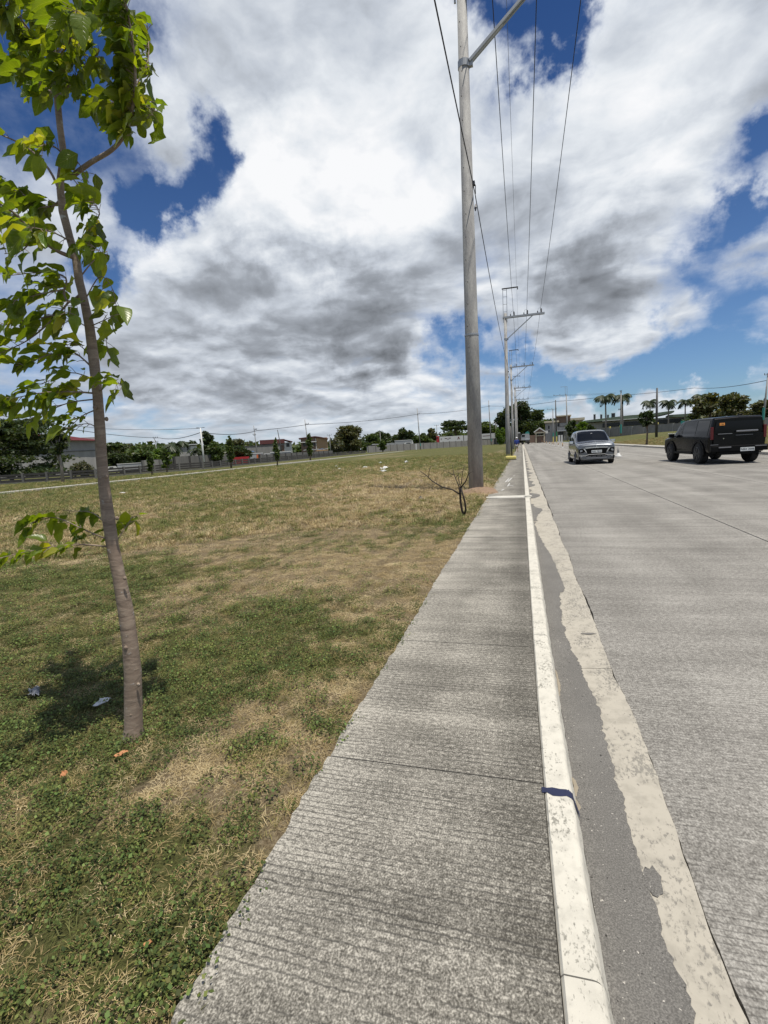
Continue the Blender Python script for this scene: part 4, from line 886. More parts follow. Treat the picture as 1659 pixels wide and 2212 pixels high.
def rear(name, x0, x1, z0, z1, mat, e=0.0, th=.05, parent=suv, bevel=.012): return MB().box(((x0+x1)/2, yb_-e, (z0+z1)/2), (x1-x0, th, z1-z0)).build(name, MATS[mat], parent, bevel=bevel)
MB().prism([(-.86, 1.24), (.86, 1.24), (.76, 1.70), (-.76, 1.70)], 'y', yb_-.012, yb_+.05).build('rear_window', MATS['glass_dark'], suv)
tg_ = rear('tailgate', -.86, .86, .72, 1.20, 'car_black', .02); rear('handle_bar', -.10, .66, 1.255, 1.325, 'alloy', .075, .06, tg_, .02); rear('trim_strip', -.72, -.22, 1.20, 1.225, 'alloy', .05, .03, tg_, .004); rear('trim_strip', -.10, .5, 1.13, 1.145, 'alloy', .05, .02, tg_, .003)
MB().lathe([(.02, 0), (.026, .01), (.02, .02)], 10, (-.52, yb_-.07, 1.03), 'y').build('lock', MATS['chrome'], tg_)
bm_ = rear('bumper', -.98, .98, .50, .74, 'trim_black', .07, .22, bevel=.03); rear('bumper_step', -.74, -.30, .655, .70, 'alloy', .19, .03, bm_, .008); rear('bumper_step', .52, .92, .67, .70, 'alloy', .19, .03, bm_, .008); rear('bumper_step', -.98, -.7, .78, .80, 'alloy', .06, .03, bm_, .004)
rear('diffuser', -.70, .70, .38, .50, 'trim_black', .02, .2, bm_)
for s_ in (-1, 1): rear('tail_lamp', s_*.92-.05, s_*.92+.05, 1.0, 1.5, 'tail_red', .0, .10)
pl = rear('number_plate', .02, .50, .50, .645, 'plate_white', .195, .02, bevel=0); text_mesh('NBX 2008', .11, 'plate_ink', pl, (.26, yb_-.207, .572), (R(90), 0, 0), .95)
st_ = rear('window_sticker', -.66, -.48, 1.55, 1.65, 'orange_sticker', .03, .012, bevel=0); text_mesh('17086', .05, 'plate_ink', st_, (-.57, yb_-.038, 1.60), (R(90), 0, 0))
for s_ in (-1, 1): MB().box((s_*1.16, .95, 1.22), (.22, .14, .18)).bar((s_*.98, .93, 1.16), (s_*1.06, .95, 1.2), .05, .05).build('mirror', MATS['car_black'], suv, bevel=.03)
MB().box((.30, -1.9, 1.95), (.10, .22, .06)).build('roof_fin', MATS['trim_black'], suv, bevel=.02); MB().box((-.32, -2.2, 1.905), (.05, .04, .03)).build('roof_lamp', MATS['lamp_glass'], suv)
for s_ in (-1, 1): MB().box((s_*1.0, 0, .44), (.14, 1.9, .09)).build('side_step', MATS['trim_black'], suv, bevel=.02)

# ================================================================== walking person
g = ground(1116.5, 977); per = empty('person', g); per.scale = (1.04, 1.04, 1.04); tag(per, 'person in blue shirt, grey shorts and white cap walking away on the sidewalk', 'person')
def skin(name, verts, edges, mat, parent, root=0, lev=2):
    me = bpy.data.meshes.new(name); me.from_pydata([v[:3] for v in verts], edges, []); me.materials.append(MATS[mat]); o = obj(name, me, parent)
    sk = o.modifiers.new('skin', 'SKIN'); 
    if not me.skin_vertices: 
        import bmesh as _b; bm2 = _b.new(); bm2.from_mesh(me); bm2.verts.layers.skin.verify(); bm2.to_mesh(me); bm2.free()
    for i, v in enumerate(verts): me.skin_vertices[0].data[i].radius = (v[3], v[4] if len(v) > 4 else v[3]); me.skin_vertices[0].data[i].use_root = (i == root)
    sk.use_smooth_shade = True; ss_ = o.modifiers.new('subdivision', 'SUBSURF'); ss_.levels = lev; ss_.render_levels = lev; return o
BV = [(0, 0, .90, .13, .10), (0, 0, 1.10, .125, .09), (0, .01, 1.32, .16, .10), (0, .02, 1.44, .055), (0, .05, 1.52, .05), (0, .06, 1.60, .085, .095), (0, .06, 1.68, .07),
      (-.19, .01, 1.37, .05), (-.24, -.03, 1.10, .042), (-.22, .06, .88, .030), (-.22, .09, .80, .03, .015), (.19, .01, 1.37, .05), (.25, .03, 1.10, .042), (.24, -.04, .88, .030), (.24, -.03, .80, .03, .015),
      (-.09, 0, .84, .085), (-.10, .06, .48, .058), (-.10, -.02, .10, .038), (-.10, .09, .035, .036), (.09, 0, .84, .085), (.10, .02, .48, .058), (.10, -.18, .12, .038), (.10, -.09, .035, .036)]
BE = [(0, 1), (1, 2), (2, 3), (3, 4), (4, 5), (5, 6), (2, 7), (7, 8), (8, 9), (9, 10), (2, 11), (11, 12), (12, 13), (13, 14), (0, 15), (15, 16), (16, 17), (17, 18), (0, 19), (19, 20), (20, 21), (21, 22)]
skin('body', BV, BE, 'skin', per)
skin('shirt', [(0, 0, .84, .16, .13), (0, 0, 1.10, .155, .12), (0, .01, 1.32, .185, .125), (0, .015, 1.42, .08), (-.20, .01, 1.37, .07), (-.25, -.03, 1.10, .055), (-.235, .05, .92, .045), (.20, .01, 1.37, .07), (.26, .03, 1.10, .055), (.25, -.03, .92, .045)], [(0, 1), (1, 2), (2, 3), (2, 4), (4, 5), (5, 6), (2, 7), (7, 8), (8, 9)], 'shirt_blue', per)
skin('shorts', [(0, 0, .88, .145, .12), (-.09, .01, .80, .105), (-.10, .05, .52, .085), (.09, .01, .80, .105), (.10, .02, .52, .085)], [(0, 1), (1, 2), (0, 3), (3, 4)], 'shorts_grey', per)
MB().lathe([(.115, 1.60), (.118, 1.65), (.10, 1.71), (.05, 1.745), (.005, 1.75)], 14, (0, .06, 0)).box((0, .17, 1.615), (.17, .14, .015)).build('cap', MATS['white_plastic'], per, smooth=True)

# ================================================================== far trees, palms, walls and buildings
CAR, CAH = RIGHT, HEAD
def leaf_cloud(blobs, n, size, seed, spread=1.0):
    """many leaf-sized faces through the volume of a crown; blobs = (cx,cy,cz,rx,ry,rz)"""
    r_ = np.random.default_rng(seed); B = np.array(blobs); vol = (B[:, 3]*B[:, 4]*B[:, 5])**.75; k = r_.choice(len(B), n, p=vol/vol.sum())
    d = r_.standard_normal((n, 3)); d /= np.linalg.norm(d, axis=1)[:, None]; rad = r_.random(n)**.45
    C = B[k, :3]+d*B[k, 3:]*rad[:, None]*(1+.16*r_.standard_normal((n, 1))*spread)
    a = r_.standard_normal((n, 3)); a[:, 2] *= .6; a /= np.linalg.norm(a, axis=1)[:, None]; b_ = np.cross(a, r_.standard_normal((n, 3))); b_ /= np.linalg.norm(b_, axis=1)[:, None]
    s = size*r_.uniform(.5, 1.5, (n, 1)); V = np.stack([C-a*s, C+b_*s*.5, C+a*s, C-b_*s*.5], 1).reshape(-1, 3); F = np.arange(4*n).reshape(n, 4)
    t_ = r_.uniform(.6, 1.4, (n, 1))*np.ones((1, 3)); t_[:, 0] *= r_.uniform(.85, 1.25, n); return V, F, t_
def far_tree(name, label, u, vtop, D, hw, mat, shape='round', n=1600, seed=0, bark='bark', bare=.30, group=None, z0=0.0, lean=0.0, leaf=4.2, cat='tree', vbot=None):
    r_ = random.Random(seed); base_ = at(u, hor(u), D); base_.z = z0; K = D/FPX; H = at(u, vtop, D).z-z0; W_ = hw*K
    root = empty(name, base_, YAW); tag(root, label, cat, group); bl = []
    zb = H*bare if vbot is None else at(u, vbot, D).z-z0
    if shape == 'round':
        for k in range(11):
            a = r_.uniform(0, 6.28); q = math.sqrt(r_.random()); zz = zb+(H-zb)*r_.uniform(.15, .85); e = math.sqrt(max(.1, 1-((zz-zb)/(H-zb)*2-1)**2)); s_ = W_*r_.uniform(.28, .45)
            bl.append((q*e*W_*.72*math.cos(a)+lean*zz, q*e*W_*.6*math.sin(a), zz, s_, s_, s_*.75*min(1, (H-zb)/(2*W_)*1.3)))
        bl.append((0, 0, H-W_*.25, W_*.35, W_*.35, W_*.25))
    elif shape == 'umbrella':
        for k in range(12):
            a = r_.uniform(0, 6.28); q = math.sqrt(r_.random()); s_ = W_*r_.uniform(.22, .40); tier = r_.choice((.97, .93, .88, .80)) if shape else 1
            bl.append((q*W_*.75*math.cos(a), q*W_*.6*math.sin(a), H*tier-(q**2)*H*.10, s_, s_, H*.065))
    elif shape == 'tiers':
        for k in range(70):
            a = r_.uniform(0, 6.28); q = math.sqrt(r_.random()); s_ = W_*r_.uniform(.16, .34); zz = zb+(H-zb)*r_.choice((.05, .15, .28, .42, .55, .68, .80, .95)); e = 1-.35*(zz/H)
            bl.append((q*W_*.82*e*math.cos(a), q*W_*.6*math.sin(a), zz, s_, s_, H*.065))
    elif shape == 'column':
        for k in range(8):
            zz = zb+(H-zb)*(k+.5)/8; e = .35+.65*math.sin(math.pi*(.15+.8*(k+.5)/8)); bl.append((r_.uniform(-.3, .3)*W_, r_.uniform(-.3, .3)*W_, zz, W_*e*.8, W_*e*.8, (H-zb)/9))
    elif shape == 'bush':
        for k in range(9): s_ = W_*r_.uniform(.25, .42); bl.append((r_.uniform(-.75, .75)*W_, r_.uniform(-.3, .3)*W_, H*r_.uniform(.2, .72), s_, s_, H*.30))
    tw = max(.06, H*.022); tb = MB(); top = min(H*.9, zb+(H-zb)*.5)
    tb.tube([(0, 0, -.2), (.02*H, 0, top*.5), (lean*top, 0, top)], [tw*1.5, tw, tw*.55], 8); tb.build('trunk', MATS[bark], root, smooth=True)
    lb_ = MB()
    for k, q in enumerate(bl[:14]):
        z1 = max(zb*.6, min(q[2]-.02*H, top)*r_.uniform(.55, .95)); lb_.tube([(lean*z1, 0, z1), (q[0]*.5, q[1]*.5, z1*.4+q[2]*.6), (q[0], q[1], q[2])], [tw*.5, tw*.32, tw*.12], 5)
    lb_.build('limbs', MATS[bark], root, smooth=True)
    V, F, T = leaf_cloud(bl, int(n*2.0), leaf*K*.85, seed); o_ = obj('crown', npmesh('crown', V, F, MATS[mat], T), root); o_['kind'] = 'stuff'; return root
def palm(name, label, u, vc, D, rpx, z0, seed, group=None, coco=False, nf=16):
    r_ = random.Random(seed); K = D/FPX; b0 = at(u, hor(u), D); b0.z = z0; H = at(u, vc, D).z-z0; root = empty(name, b0, YAW); tag(root, label, 'palm', group); L = rpx*K*1.4; k0 = .018*H
    MB().tube([(0, 0, -.2), (.01*H, 0, H*.4), (.0, 0, H*.8), (0, 0, H)], [k0*1.5, k0*1.25, k0, k0*.8], 8).build('trunk', MATS['bark_pale'], root, smooth=True)
    if not coco: MB().tube([(0, 0, H*.80), (0, 0, H*.9), (0, 0, H)], [k0*1.25, k0*1.3, k0*.7], 8).build('crownshaft', MATS['leaf_palm'], root, smooth=True)
    for f in range(nf):
        a = 2*math.pi*f/nf+r_.uniform(-.2, .2); el = r_.uniform(.1, 1.15); V, F, T = [], [], []; p = np.array([0, 0, H]); e = el; n = 9
        wl = -.35                                                              # fronds swept by the wind to the left
        for i in range(n+1):
            q = i/n; dv = np.array([math.cos(a)*math.cos(e)+wl*q, math.sin(a)*math.cos(e), math.sin(e)]); dv /= np.linalg.norm(dv)
            if i: p = p+dv*L/n
            sd_ = np.cross(dv, [0, 0, 1.0]); sd_ /= np.linalg.norm(sd_)+1e-6; e -= (.20+.10*r_.random())
            ll = L*.30*math.sin(math.pi*min(.97, q*.85+.12))
            for s_ in (-1, 1):
                for h in (0, .5):
                    o = len(V); pb = p-dv*L/n*h; tip = pb+sd_*s_*ll*.75+dv*ll*.5+np.array([0, 0, -ll*.62]); V += [pb-dv*L*.032, pb+dv*L*.032, tip+dv*L*.022, tip-dv*L*.022]; F.append((o, o+1, o+2, o+3)); c_ = r_.uniform(.6, 1.4); T.append((c_, c_, c_))
        obj('frond', npmesh('frond', np.array(V), np.array(F), MATS['leaf_palm'], np.array(T)), root)
    return root
class BG:
    """a thing far off: boxes given by picture extents at its distance"""
    def __init__(s, name, label, cat, u, D, turn=0.0, z=0.0, group=None):
        an = math.atan2(u-PW/2, FPX); s.u, s.D, s.K, s.z = u, D, D/FPX*math.cos(an), z; p = at(u, hor(u), D); p.z = z; s.root = empty(name, p, YAW+turn-an); tag(s.root, label, cat, group)
    def zz(s, v, u=None): return at(s.u if u is None else u, v, s.D).z-s.z
    def box(s, name, mat, u0, u1, v0, v1, y0, y1, parent=None, bevel=0.0):
        um = (u0+u1)/2; z0, z1 = (0 if v1 is None else s.zz(v1, um)), s.zz(v0, um)
        return MB().box(((um-s.u)*s.K, (y0+y1)/2, (z0+z1)/2), ((u1-u0)*s.K, y1-y0, z1-z0)).build(name, MATS[mat], parent or s.root, bevel=bevel)
    def prof(s, name, mat, pts_, y0, y1, parent=None):
        return MB().prism([((u-s.u)*s.K, (0 if v is None else s.zz(v, u))) for u, v in pts_], 'y', y0, y1).build(name, MATS[mat], parent or s.root)
def far_pole(label, u, vtop, D, vb=None, rad=.12, mat='pole_concrete', arm=None, foot=None, lamp=False, z0=0.0, group='far utility poles', name='utility_pole', shift=0.0):
    p = at(u, hor(u), D); p.z = z0; root = empty(name, p, YAW); H = at(u+shift, vtop, D).z-z0; K = D/FPX; tag(root, label, 'lamp post' if lamp else 'pole', group)
    top = (shift*K, 0, H); MB().tube([(0, 0, -.2), (shift*K*.5, 0, H*.5), top], [rad*1.3, rad*1.1, rad*.75], 10).build('shaft', MATS[mat], root, smooth=True)
    if arm:
        for (x0, x1, dv) in arm:
            zz = H-dv*K; cr_ = MB().bar((shift*K+x0*K, -rad, zz), (shift*K+x1*K, -rad, zz+.0), .09, .11).build('crossarm', MATS['galvanised'], root)
            for q in (0.05, .5, .95): x = (x0+(x1-x0)*q+shift)*K; MB().lathe([(.05, 0), (.08, .12), (.04, .3)], 6, (x, -rad, zz+.05)).build('insulator', MATS['insulator'], cr_)
    if lamp:
        for s_ in (-1, 1): a_ = MB().bar((0+shift*K, 0, H), (shift*K+s_*5*K, 0, H+.8*K), .07, .07).build('lamp_arm', MATS['galvanised'], root); MB().box((shift*K+s_*6.5*K, 0, H+.6*K), (4*K, .25, 1.2*K)).build('lamp_head', MATS['galvanised'], a_)
    if foot:
        for (z1, z2, mt) in foot: MB().lathe([(rad*1.35, z1), (rad*1.35, z2)], 12).build('painted_band', MATS[mt], root)
    return root

# --- left: fence, walls, trees and houses beyond the field
fpts = [ground(u, v) for u, v in [(-260, 1058), (-70, 1050), (0, 1046.5), (208, 1034.5), (232, 1030), (335, 1021), (439, 1013.6), (563, 1001), (713, 986), (790, 979)]]
fen = empty('rail_fence', fpts[2]); tag(fen, 'long dark concrete post and rail fence along the left side of the field', 'fence'); carry = 0.0
fpx = fpts[2].copy(); fpx.z = 0; prev = None
for i in range(len(fpts)-1):
    a, b_ = fpts[i], fpts[i+1]; L = (b_-a).length; n = max(1, round(L/(2.6 if i < 7 else 5)))
    for k in range(n):
        p, q = a.lerp(b_, k/n)-fpx, a.lerp(b_, (k+1)/n)-fpx; rz = math.atan2(q.y-p.y, q.x-p.x)
        MB().box((p.x, p.y, .52), (.20, .20, 1.10), rz).build('post', MATS['old_concrete'], fen)
        for z in (.28, .58, .88): MB().bar((p.x, p.y, z), (q.x, q.y, z), .08, .22).build('rail', MATS['dark_concrete'], fen)
        MB().bar((p.x, p.y, .06), (q.x, q.y, .06), .14, .16).build('plinth', MATS['old_concrete'], fen)
def panel_wall(name, label, pts_, h, step, mat, pillar_mat, cap=None, ph=.15, z=None):
    root = empty(name, pts_[0]); tag(root, label, 'wall'); o0 = Vector(root.location)
    for i in range(len(pts_)-1):
        a, b_ = pts_[i]-o0, pts_[i+1]-o0; n = max(1, round((b_-a).length/step))
        for k in range(n):
            p, q = a.lerp(b_, k/n), a.lerp(b_, (k+1)/n); rz = math.atan2(q.y-p.y, q.x-p.x); c = (p+q)/2; hh = h*(1+.012*math.sin(k*5.1+i))
            MB().box((c.x, c.y, c.z+hh/2-.2), ((q-p).length-.05, .15, hh+.4), rz).build('panel', MATS[mat], root)
            pr_ = MB().box((p.x, p.y, p.z+(h+ph)/2-.2), (.32, .32, h+ph+.4), rz).build('pillar', MATS[pillar_mat], root)
            if cap and k % cap[1] == 0: MB().box((p.x, p.y, p.z+h+ph+.25), (.38, .38, .46), rz).build('pillar_lamp', MATS[cap[0]], pr_)
    return root
def gz(u, D, z=0.0): p = at(u, hor(u), D); p.z = z; return p
panel_wall('block_wall', 'grey block wall with pillars across the far end of the field', [gz(795, 185), gz(900, 205), gz(1010, 225), gz(1094, 240)], 2.55, 4.2, 'block_wall', 'old_concrete')
panel_wall('block_wall', 'weathered grey block wall behind the fence near the street lamp', [gz(376, 77), gz(440, 82), gz(503, 88)], 2.05, 3.0, 'old_concrete', 'dark_concrete', ph=.02)
panel_wall('block_wall', 'low brownish block wall behind the fence by the coconut palm', [gz(308, 74), gz(378, 79)], 1.75, 2.6, 'block_wall', 'old_concrete', ph=0)
panel_wall('block_wall', 'low dark wall behind the fence below the tan house', [gz(560, 100), gz(640, 118), gz(718, 140)], 1.6, 3.2, 'old_concrete', 'dark_concrete', ph=.05)

far_tree('rain_tree', 'wide dark layered tree behind the fence at the left edge', 22, 909, 60, 150, 'leaf_dark', 'tiers', 12000, 3, bare=.10, leaf=4.2)
far_tree('slim_tree', 'thin dark young tree before the grey wall, left of the trunk', 131, 924, 45, 26, 'leaf_dark', 'round', 900, 5, 'bark_pale', bare=.5, leaf=4.0)
far_tree('shrub', 'grey green shrub below the grey windowless wall', 172, 993, 60, 34, 'leaf_grey', 'bush', 1300, 6, leaf=3.0, cat='shrub')
b = BG('house', 'tall grey rendered building with red roof behind the layered tree', 'building', 120, 95)
b.box('wall', 'plaster_grey', -60, 218, 949, None, 0, 16); rf = b.prof('roof', 'red_roof', [(-66, 952), (-66, 942), (60, 937), (150, 940), (222, 947.5), (222, 949)], -1, 17); b.box('string_course', 'old_concrete', -60, 218, 978, 979.5, -.12, .02)
far_tree('umbrella_tree', 'sparse flat topped tree just right of the young trunk', 252, 957, 118, 34, 'leaf_mid', 'umbrella', 900, 8, leaf=3.6); far_tree('bare_tree', 'nearly leafless tree between the flat topped tree and the dense trees', 276, 958, 125, 30, 'leaf_grey', 'umbrella', 160, 9, leaf=3)
far_tree('dense_tree', 'broad dense green tree left of the coconut palm', 305, 960, 92, 52, 'leaf_mid', 'round', 3000, 10, bare=.12, group='trees beyond the field'); far_tree('dense_tree', 'dark low tree directly right of the young trunk', 250, 978, 80, 30, 'leaf_dark', 'round', 1500, 11, bare=.1, group='trees beyond the field')
far_tree('dense_tree', 'bright green tree just left of the coconut palm', 345, 968, 78, 26, 'leaf_bright', 'round', 1300, 12, bare=.1, group='trees beyond the field')
palm('coconut_palm', 'coconut palm above the weathered wall left of the street lamp', 383, 962, 88, 27, 0, 2, coco=True, nf=15); palm('coconut_palm', 'small coconut palm beside the grey and white house', 425, 972, 92, 17, 0, 5, coco=True, nf=11)
b = BG('house', 'small grey house with white side wall left of the street lamp', 'house', 412, 104); b.box('wall', 'plaster_grey', 390, 414, 961, None, 0, 8); b.box('side_wall', 'plaster_white', 414, 428, 963, None, .05, 8); b.box('window', 'window_dark', 409, 412, 974, 978, -.06, .04); b.box('roof', 'roof_metal', 388, 430, 959.5, 961.5, -.4, 8.4)
far_tree('dome_tree', 'dark dome shaped tree behind the small grey house', 417, 953, 150, 17, 'leaf_dark', 'round', 700, 14, bare=.2)
far_pole('white lamp post with two lamp heads behind the weathered wall', 440, 924, 80, rad=.13, lamp=True, group=None, name='lamp_post', shift=0, mat='white_paint')
far_tree('tall_tree', 'tall narrow dark tree right of the street lamp', 453, 934, 86, 17, 'leaf_dark', 'column', 1300, 15, bare=.25); far_tree('dense_tree', 'round mid green tree right of the tall narrow tree', 466, 954, 84, 24, 'leaf_mid', 'round', 1500, 16, bare=.1, group='trees beyond the field')
far_tree('dense_tree', 'dark green tree behind the long grey trailer', 516, 962, 95, 26, 'leaf_dark', 'round', 1400, 17, bare=.1, group='trees beyond the field'); far_tree('dense_tree', 'grey green open tree above the long grey trailer', 516, 948, 150, 20, 'leaf_grey', 'round', 700, 18, bare=.3, group='trees beyond the field'); far_tree('bare_tree', 'leafless grey tree left of the maroon roofed house', 545, 951, 160, 16, 'leaf_grey', 'round', 150, 19, leaf=3)
# saplings in a row on the verge by the path
for (u, vt, vb, hw, sd_, lb) in [(325, 975, 1027, 8, 31, 'sapling on the verge nearest the right of the young trunk'), (358, 970, 1020, 10, 32, 'leafy sapling in front of the bright green tree'), (497, 944, 1011, 10, 33, 'tallest sapling on the verge, before the red container'),
                             (597, 951, 1006, 5.5, 34, 'thin sapling before the maroon roofed house'), (669, 939, 996, 6, 35, 'sapling before the tan timber house'), (826, 951, 977, 8, 36, 'farthest sapling, before the grey container trucks')]:
    far_tree('sapling', lb, u, vt, (ground(u, vb)-EYE).dot(HEAD), hw, 'leaf_mid', 'column', 190, sd_, bare=.22, group='saplings along the far path', leaf=4.6, cat='sapling')
b = BG('trailer', 'long grey box trailer parked behind the fence right of the young trunk', 'trailer', 280, 76); b.box('box', 'truck_grey', 253, 309, 1001.5, 1014.5, 0, 2.4); b.box('top_rail', 'truck_white', 252.5, 309.5, 1000.4, 1001.6, -.06, 2.46); b.box('chassis', 'dark_steel', 256, 306, 1014.5, None, .3, 2.1)
b = BG('van', 'small white van behind the fence beside the grey trailer', 'van', 240, 73); b.prof('body', 'truck_white', [(230, 1017), (230, 1010), (234, 1008), (250, 1007), (253, 1012), (253, 1017)], 0, 1.8); b.box('window', 'window_dark', 235, 244, 1009.3, 1013.5, -.02, .1)
b = BG('container', 'red steel container behind the fence', 'container', 518, 92); c_ = b.box('body', 'red_paint', 500, 538, 987, None, 0, 2.4)
for k in range(9): b.box('rib', 'red_paint', 501.5+k*4, 503.5+k*4, 987.6, 996, -.08, .02, c_)
b = BG('trailer', 'long grey trailer with orange panel behind the red container', 'trailer', 540, 108); b.box('box', 'truck_grey', 503, 568, 981, 993, 0, 2.5); b.box('stripe', 'orange_paint', 554, 564, 982, 990.5, -.03, .03); b.box('roof', 'truck_white', 502.5, 568.5, 979.7, 981.2, -.06, 2.56); b.box('chassis', 'dark_steel', 506, 566, 993, None, .3, 2.2)
b = BG('truck', 'white truck cab right of the long grey trailer', 'truck', 577, 106); b.prof('cab', 'truck_white', [(569, None), (569, 982), (572, 979.5), (584, 979.5), (584, None)], 0, 2.3); b.box('window', 'window_dark', 573, 579, 981.5, 986, -.03, .06)
b = BG('trailer', 'pale grey box trailer below the maroon roofed house', 'trailer', 602, 116); b.box('box', 'truck_grey', 585, 628, 977, None, 0, 2.5); b.box('roof', 'truck_white', 584, 629, 975.4, 977.2, -.06, 2.6)
b = BG('shed', 'small shed with pale blue roof behind the trailers', 'shed', 539, 122); b.box('wall', 'plaster_white', 531, 549, 977, None, 0, 4); b.prof('roof', 'blue_sheet', [(528, 977), (529, 975), (548, 973.5), (551, 976)], -.5, 4.5)
b = BG('house', 'grey block house shell left of the maroon roofed house', 'house', 568, 134); b.box('wall', 'block_wall', 530, 606, 962.5, None, 0, 9); b.box('coping', 'dark_steel', 529, 607, 961.6, 962.8, -.1, 9.1); b.box('window', 'window_dark', 590, 595, 969, 975, -.06, .05)
b = BG('house', 'two storey house with maroon roof band and white side', 'house', 598, 138); b.box('wall', 'plaster_grey', 566, 616, 957, None, 0, 9); b.box('roof_band', 'maroon_paint', 564, 617, 949.5, 958.5, -.6, 9.4); b.box('side_wall', 'plaster_white', 616, 632, 955, None, .2, 9); b.prof('roof', 'maroon_paint', [(616, 950), (616, 948.6), (634, 953), (634, 954.6)], -.6, 9.4); b.box('window', 'window_dark', 620, 627, 957, 965, .12, .3); b.box('door', 'timber_brown', 608, 615, 961, 975, -.08, .05); b.box('window', 'window_dark', 598, 603, 966, 970, -.06, .05)
b = BG('house', 'tan timber clad two storey house with brown upper front', 'house', 680, 150); b.box('wall', 'timber_brown', 652, 684, 945, None, 0, 10); b.box('side_wall', 'timber_tan', 684, 709, 945, None, .05, 10); b.prof('roof', 'maroon_paint', [(648, 948), (648, 946.5), (683, 942), (695, 943.6), (711, 947), (711, 948.4), (695, 945.2), (683, 943.8)], -.8, 10.6); b.box('balcony', 'plaster_white', 651, 685, 954, 955.6, -1.0, .1); w_ = b.box('window', 'window_dark', 656, 663, 957, 964, -.06, .05); b.box('window', 'window_dark', 675, 682, 957, 963, -.06, .05)
for k in range(2): b.box('frame', 'plaster_white', 668+k*15.5, 669.2+k*15.5, 947, 970, -.1, .02)
b = BG('lean_to', 'row of pale sheet roofs in front of the tan house', 'shed', 680, 141); b.box('wall', 'old_concrete', 660, 708, 975, None, 0, 3)
for k in range(5): b.prof('roof_sheet', 'roof_metal' if k != 3 else 'blue_sheet', [(656+k*10.5, 973.5-k*.5), (657+k*10.5, 972-k*.5), (667+k*10.5, 970-k*.5), (667+k*10.5, 971.5-k*.5)], -1.2, 3.2)
# far trees and lorries beyond the block wall
def wood(name, label, runs, seed, mat='leaf_dark', n=9000):
    r_ = random.Random(seed); bl = []
    for (u0, u1, D0_, D1_, vt0, vt1) in runs:
        m_ = int((u1-u0)/5)
        for k in range(m_):
            q = (k+r_.random())/m_; u = u0+(u1-u0)*q; D_ = D0_+(D1_-D0_)*q+r_.uniform(-10, 10); zt = at(u, vt0+(vt1-vt0)*q+r_.uniform(-3, 6), D_).z; p = at(u, hor(u), D_); s_ = zt*r_.uniform(.32, .6)
            bl.append((p.x, p.y, zt-s_*.8, s_*1.2, s_*1.2, s_*.9)); bl.append((p.x, p.y, zt*.3, s_*1.3, s_*1.3, zt*.34))
    V, F, T = leaf_cloud(bl, n, 1.25, seed); return tag(obj(name, npmesh(name, V, F, MATS[mat], T)), label, 'woodland', kind='stuff')
wood('distant_trees', 'dark line of distant trees beyond the field', [(715, 800, 300, 300, 950, 945), (800, 960, 300, 300, 943, 934), (960, 1100, 310, 300, 930, 922), (1100, 1210, 290, 290, 908, 908)], 5)
wood('distant_trees', 'line of trees behind the houses at the left', [(225, 420, 140, 150, 966, 958), (420, 560, 150, 170, 962, 958), (560, 720, 180, 220, 964, 950)], 6, 'leaf_mid')
FT = [(758, 918, 205, 36, 'leaf_olive', 'round', 2600, .12, 'big olive green tree right of the tan house'), (728, 946, 190, 22, 'leaf_grey', 'round', 900, .1, 'low grey green tree beside the tan house'), (800, 938, 240, 28, 'leaf_mid', 'round', 1300, .1, 'rounded green tree right of the big olive tree'), (823, 933, 262, 26, 'leaf_dark', 'round', 1200, .1, 'dark tree behind the grey container trucks'),
      (871, 925, 255, 23, 'leaf_dark', 'round', 1400, .15, 'tall dark domed tree left of the white footed pole'), (915, 938, 275, 30, 'leaf_mid', 'round', 1300, .1, 'low green tree behind the white footed pole'), (932, 926, 285, 16, 'leaf_olive', 'round', 800, .3, 'open tree left of the red lorry cab'), (985, 909, 262, 34, 'leaf_dark', 'umbrella', 1900, .3, 'spreading flat crowned tree above the lettered trailer'), (1045, 912, 300, 34, 'leaf_mid', 'round', 1500, .1, 'green tree just right of the nearest pole'), (985, 930, 290, 36, 'leaf_mid', 'round', 1200, .1, 'low tree behind the lettered trailer'),
      (1084, 891, 235, 24, 'leaf_dark', 'round', 2200, .03, 'dark tree left of the row of power poles'), (1126, 866, 228, 47, 'leaf_dark', 'round', 6500, .04, 'tallest dark tree behind the row of power poles'), (1164, 908, 240, 38, 'leaf_mid', 'bush', 2600, .0, 'low dense trees behind the gabled kiosk'), (1190, 905, 300, 26, 'leaf_dark', 'round', 900, .1, 'dark tree behind the two storey grey building'), (1080, 925, 205, 12, 'leaf_bright', 'bush', 700, 0, 'bright green shrub left of the second power pole')]
for i, (u, vt, D, hw, mt, shp, n, bare, lb) in enumerate(FT): far_tree('far_tree', lb, u, vt, D, hw, mt, shp, n, 60+i, bare=bare, group='trees beyond the field', leaf=3.6)
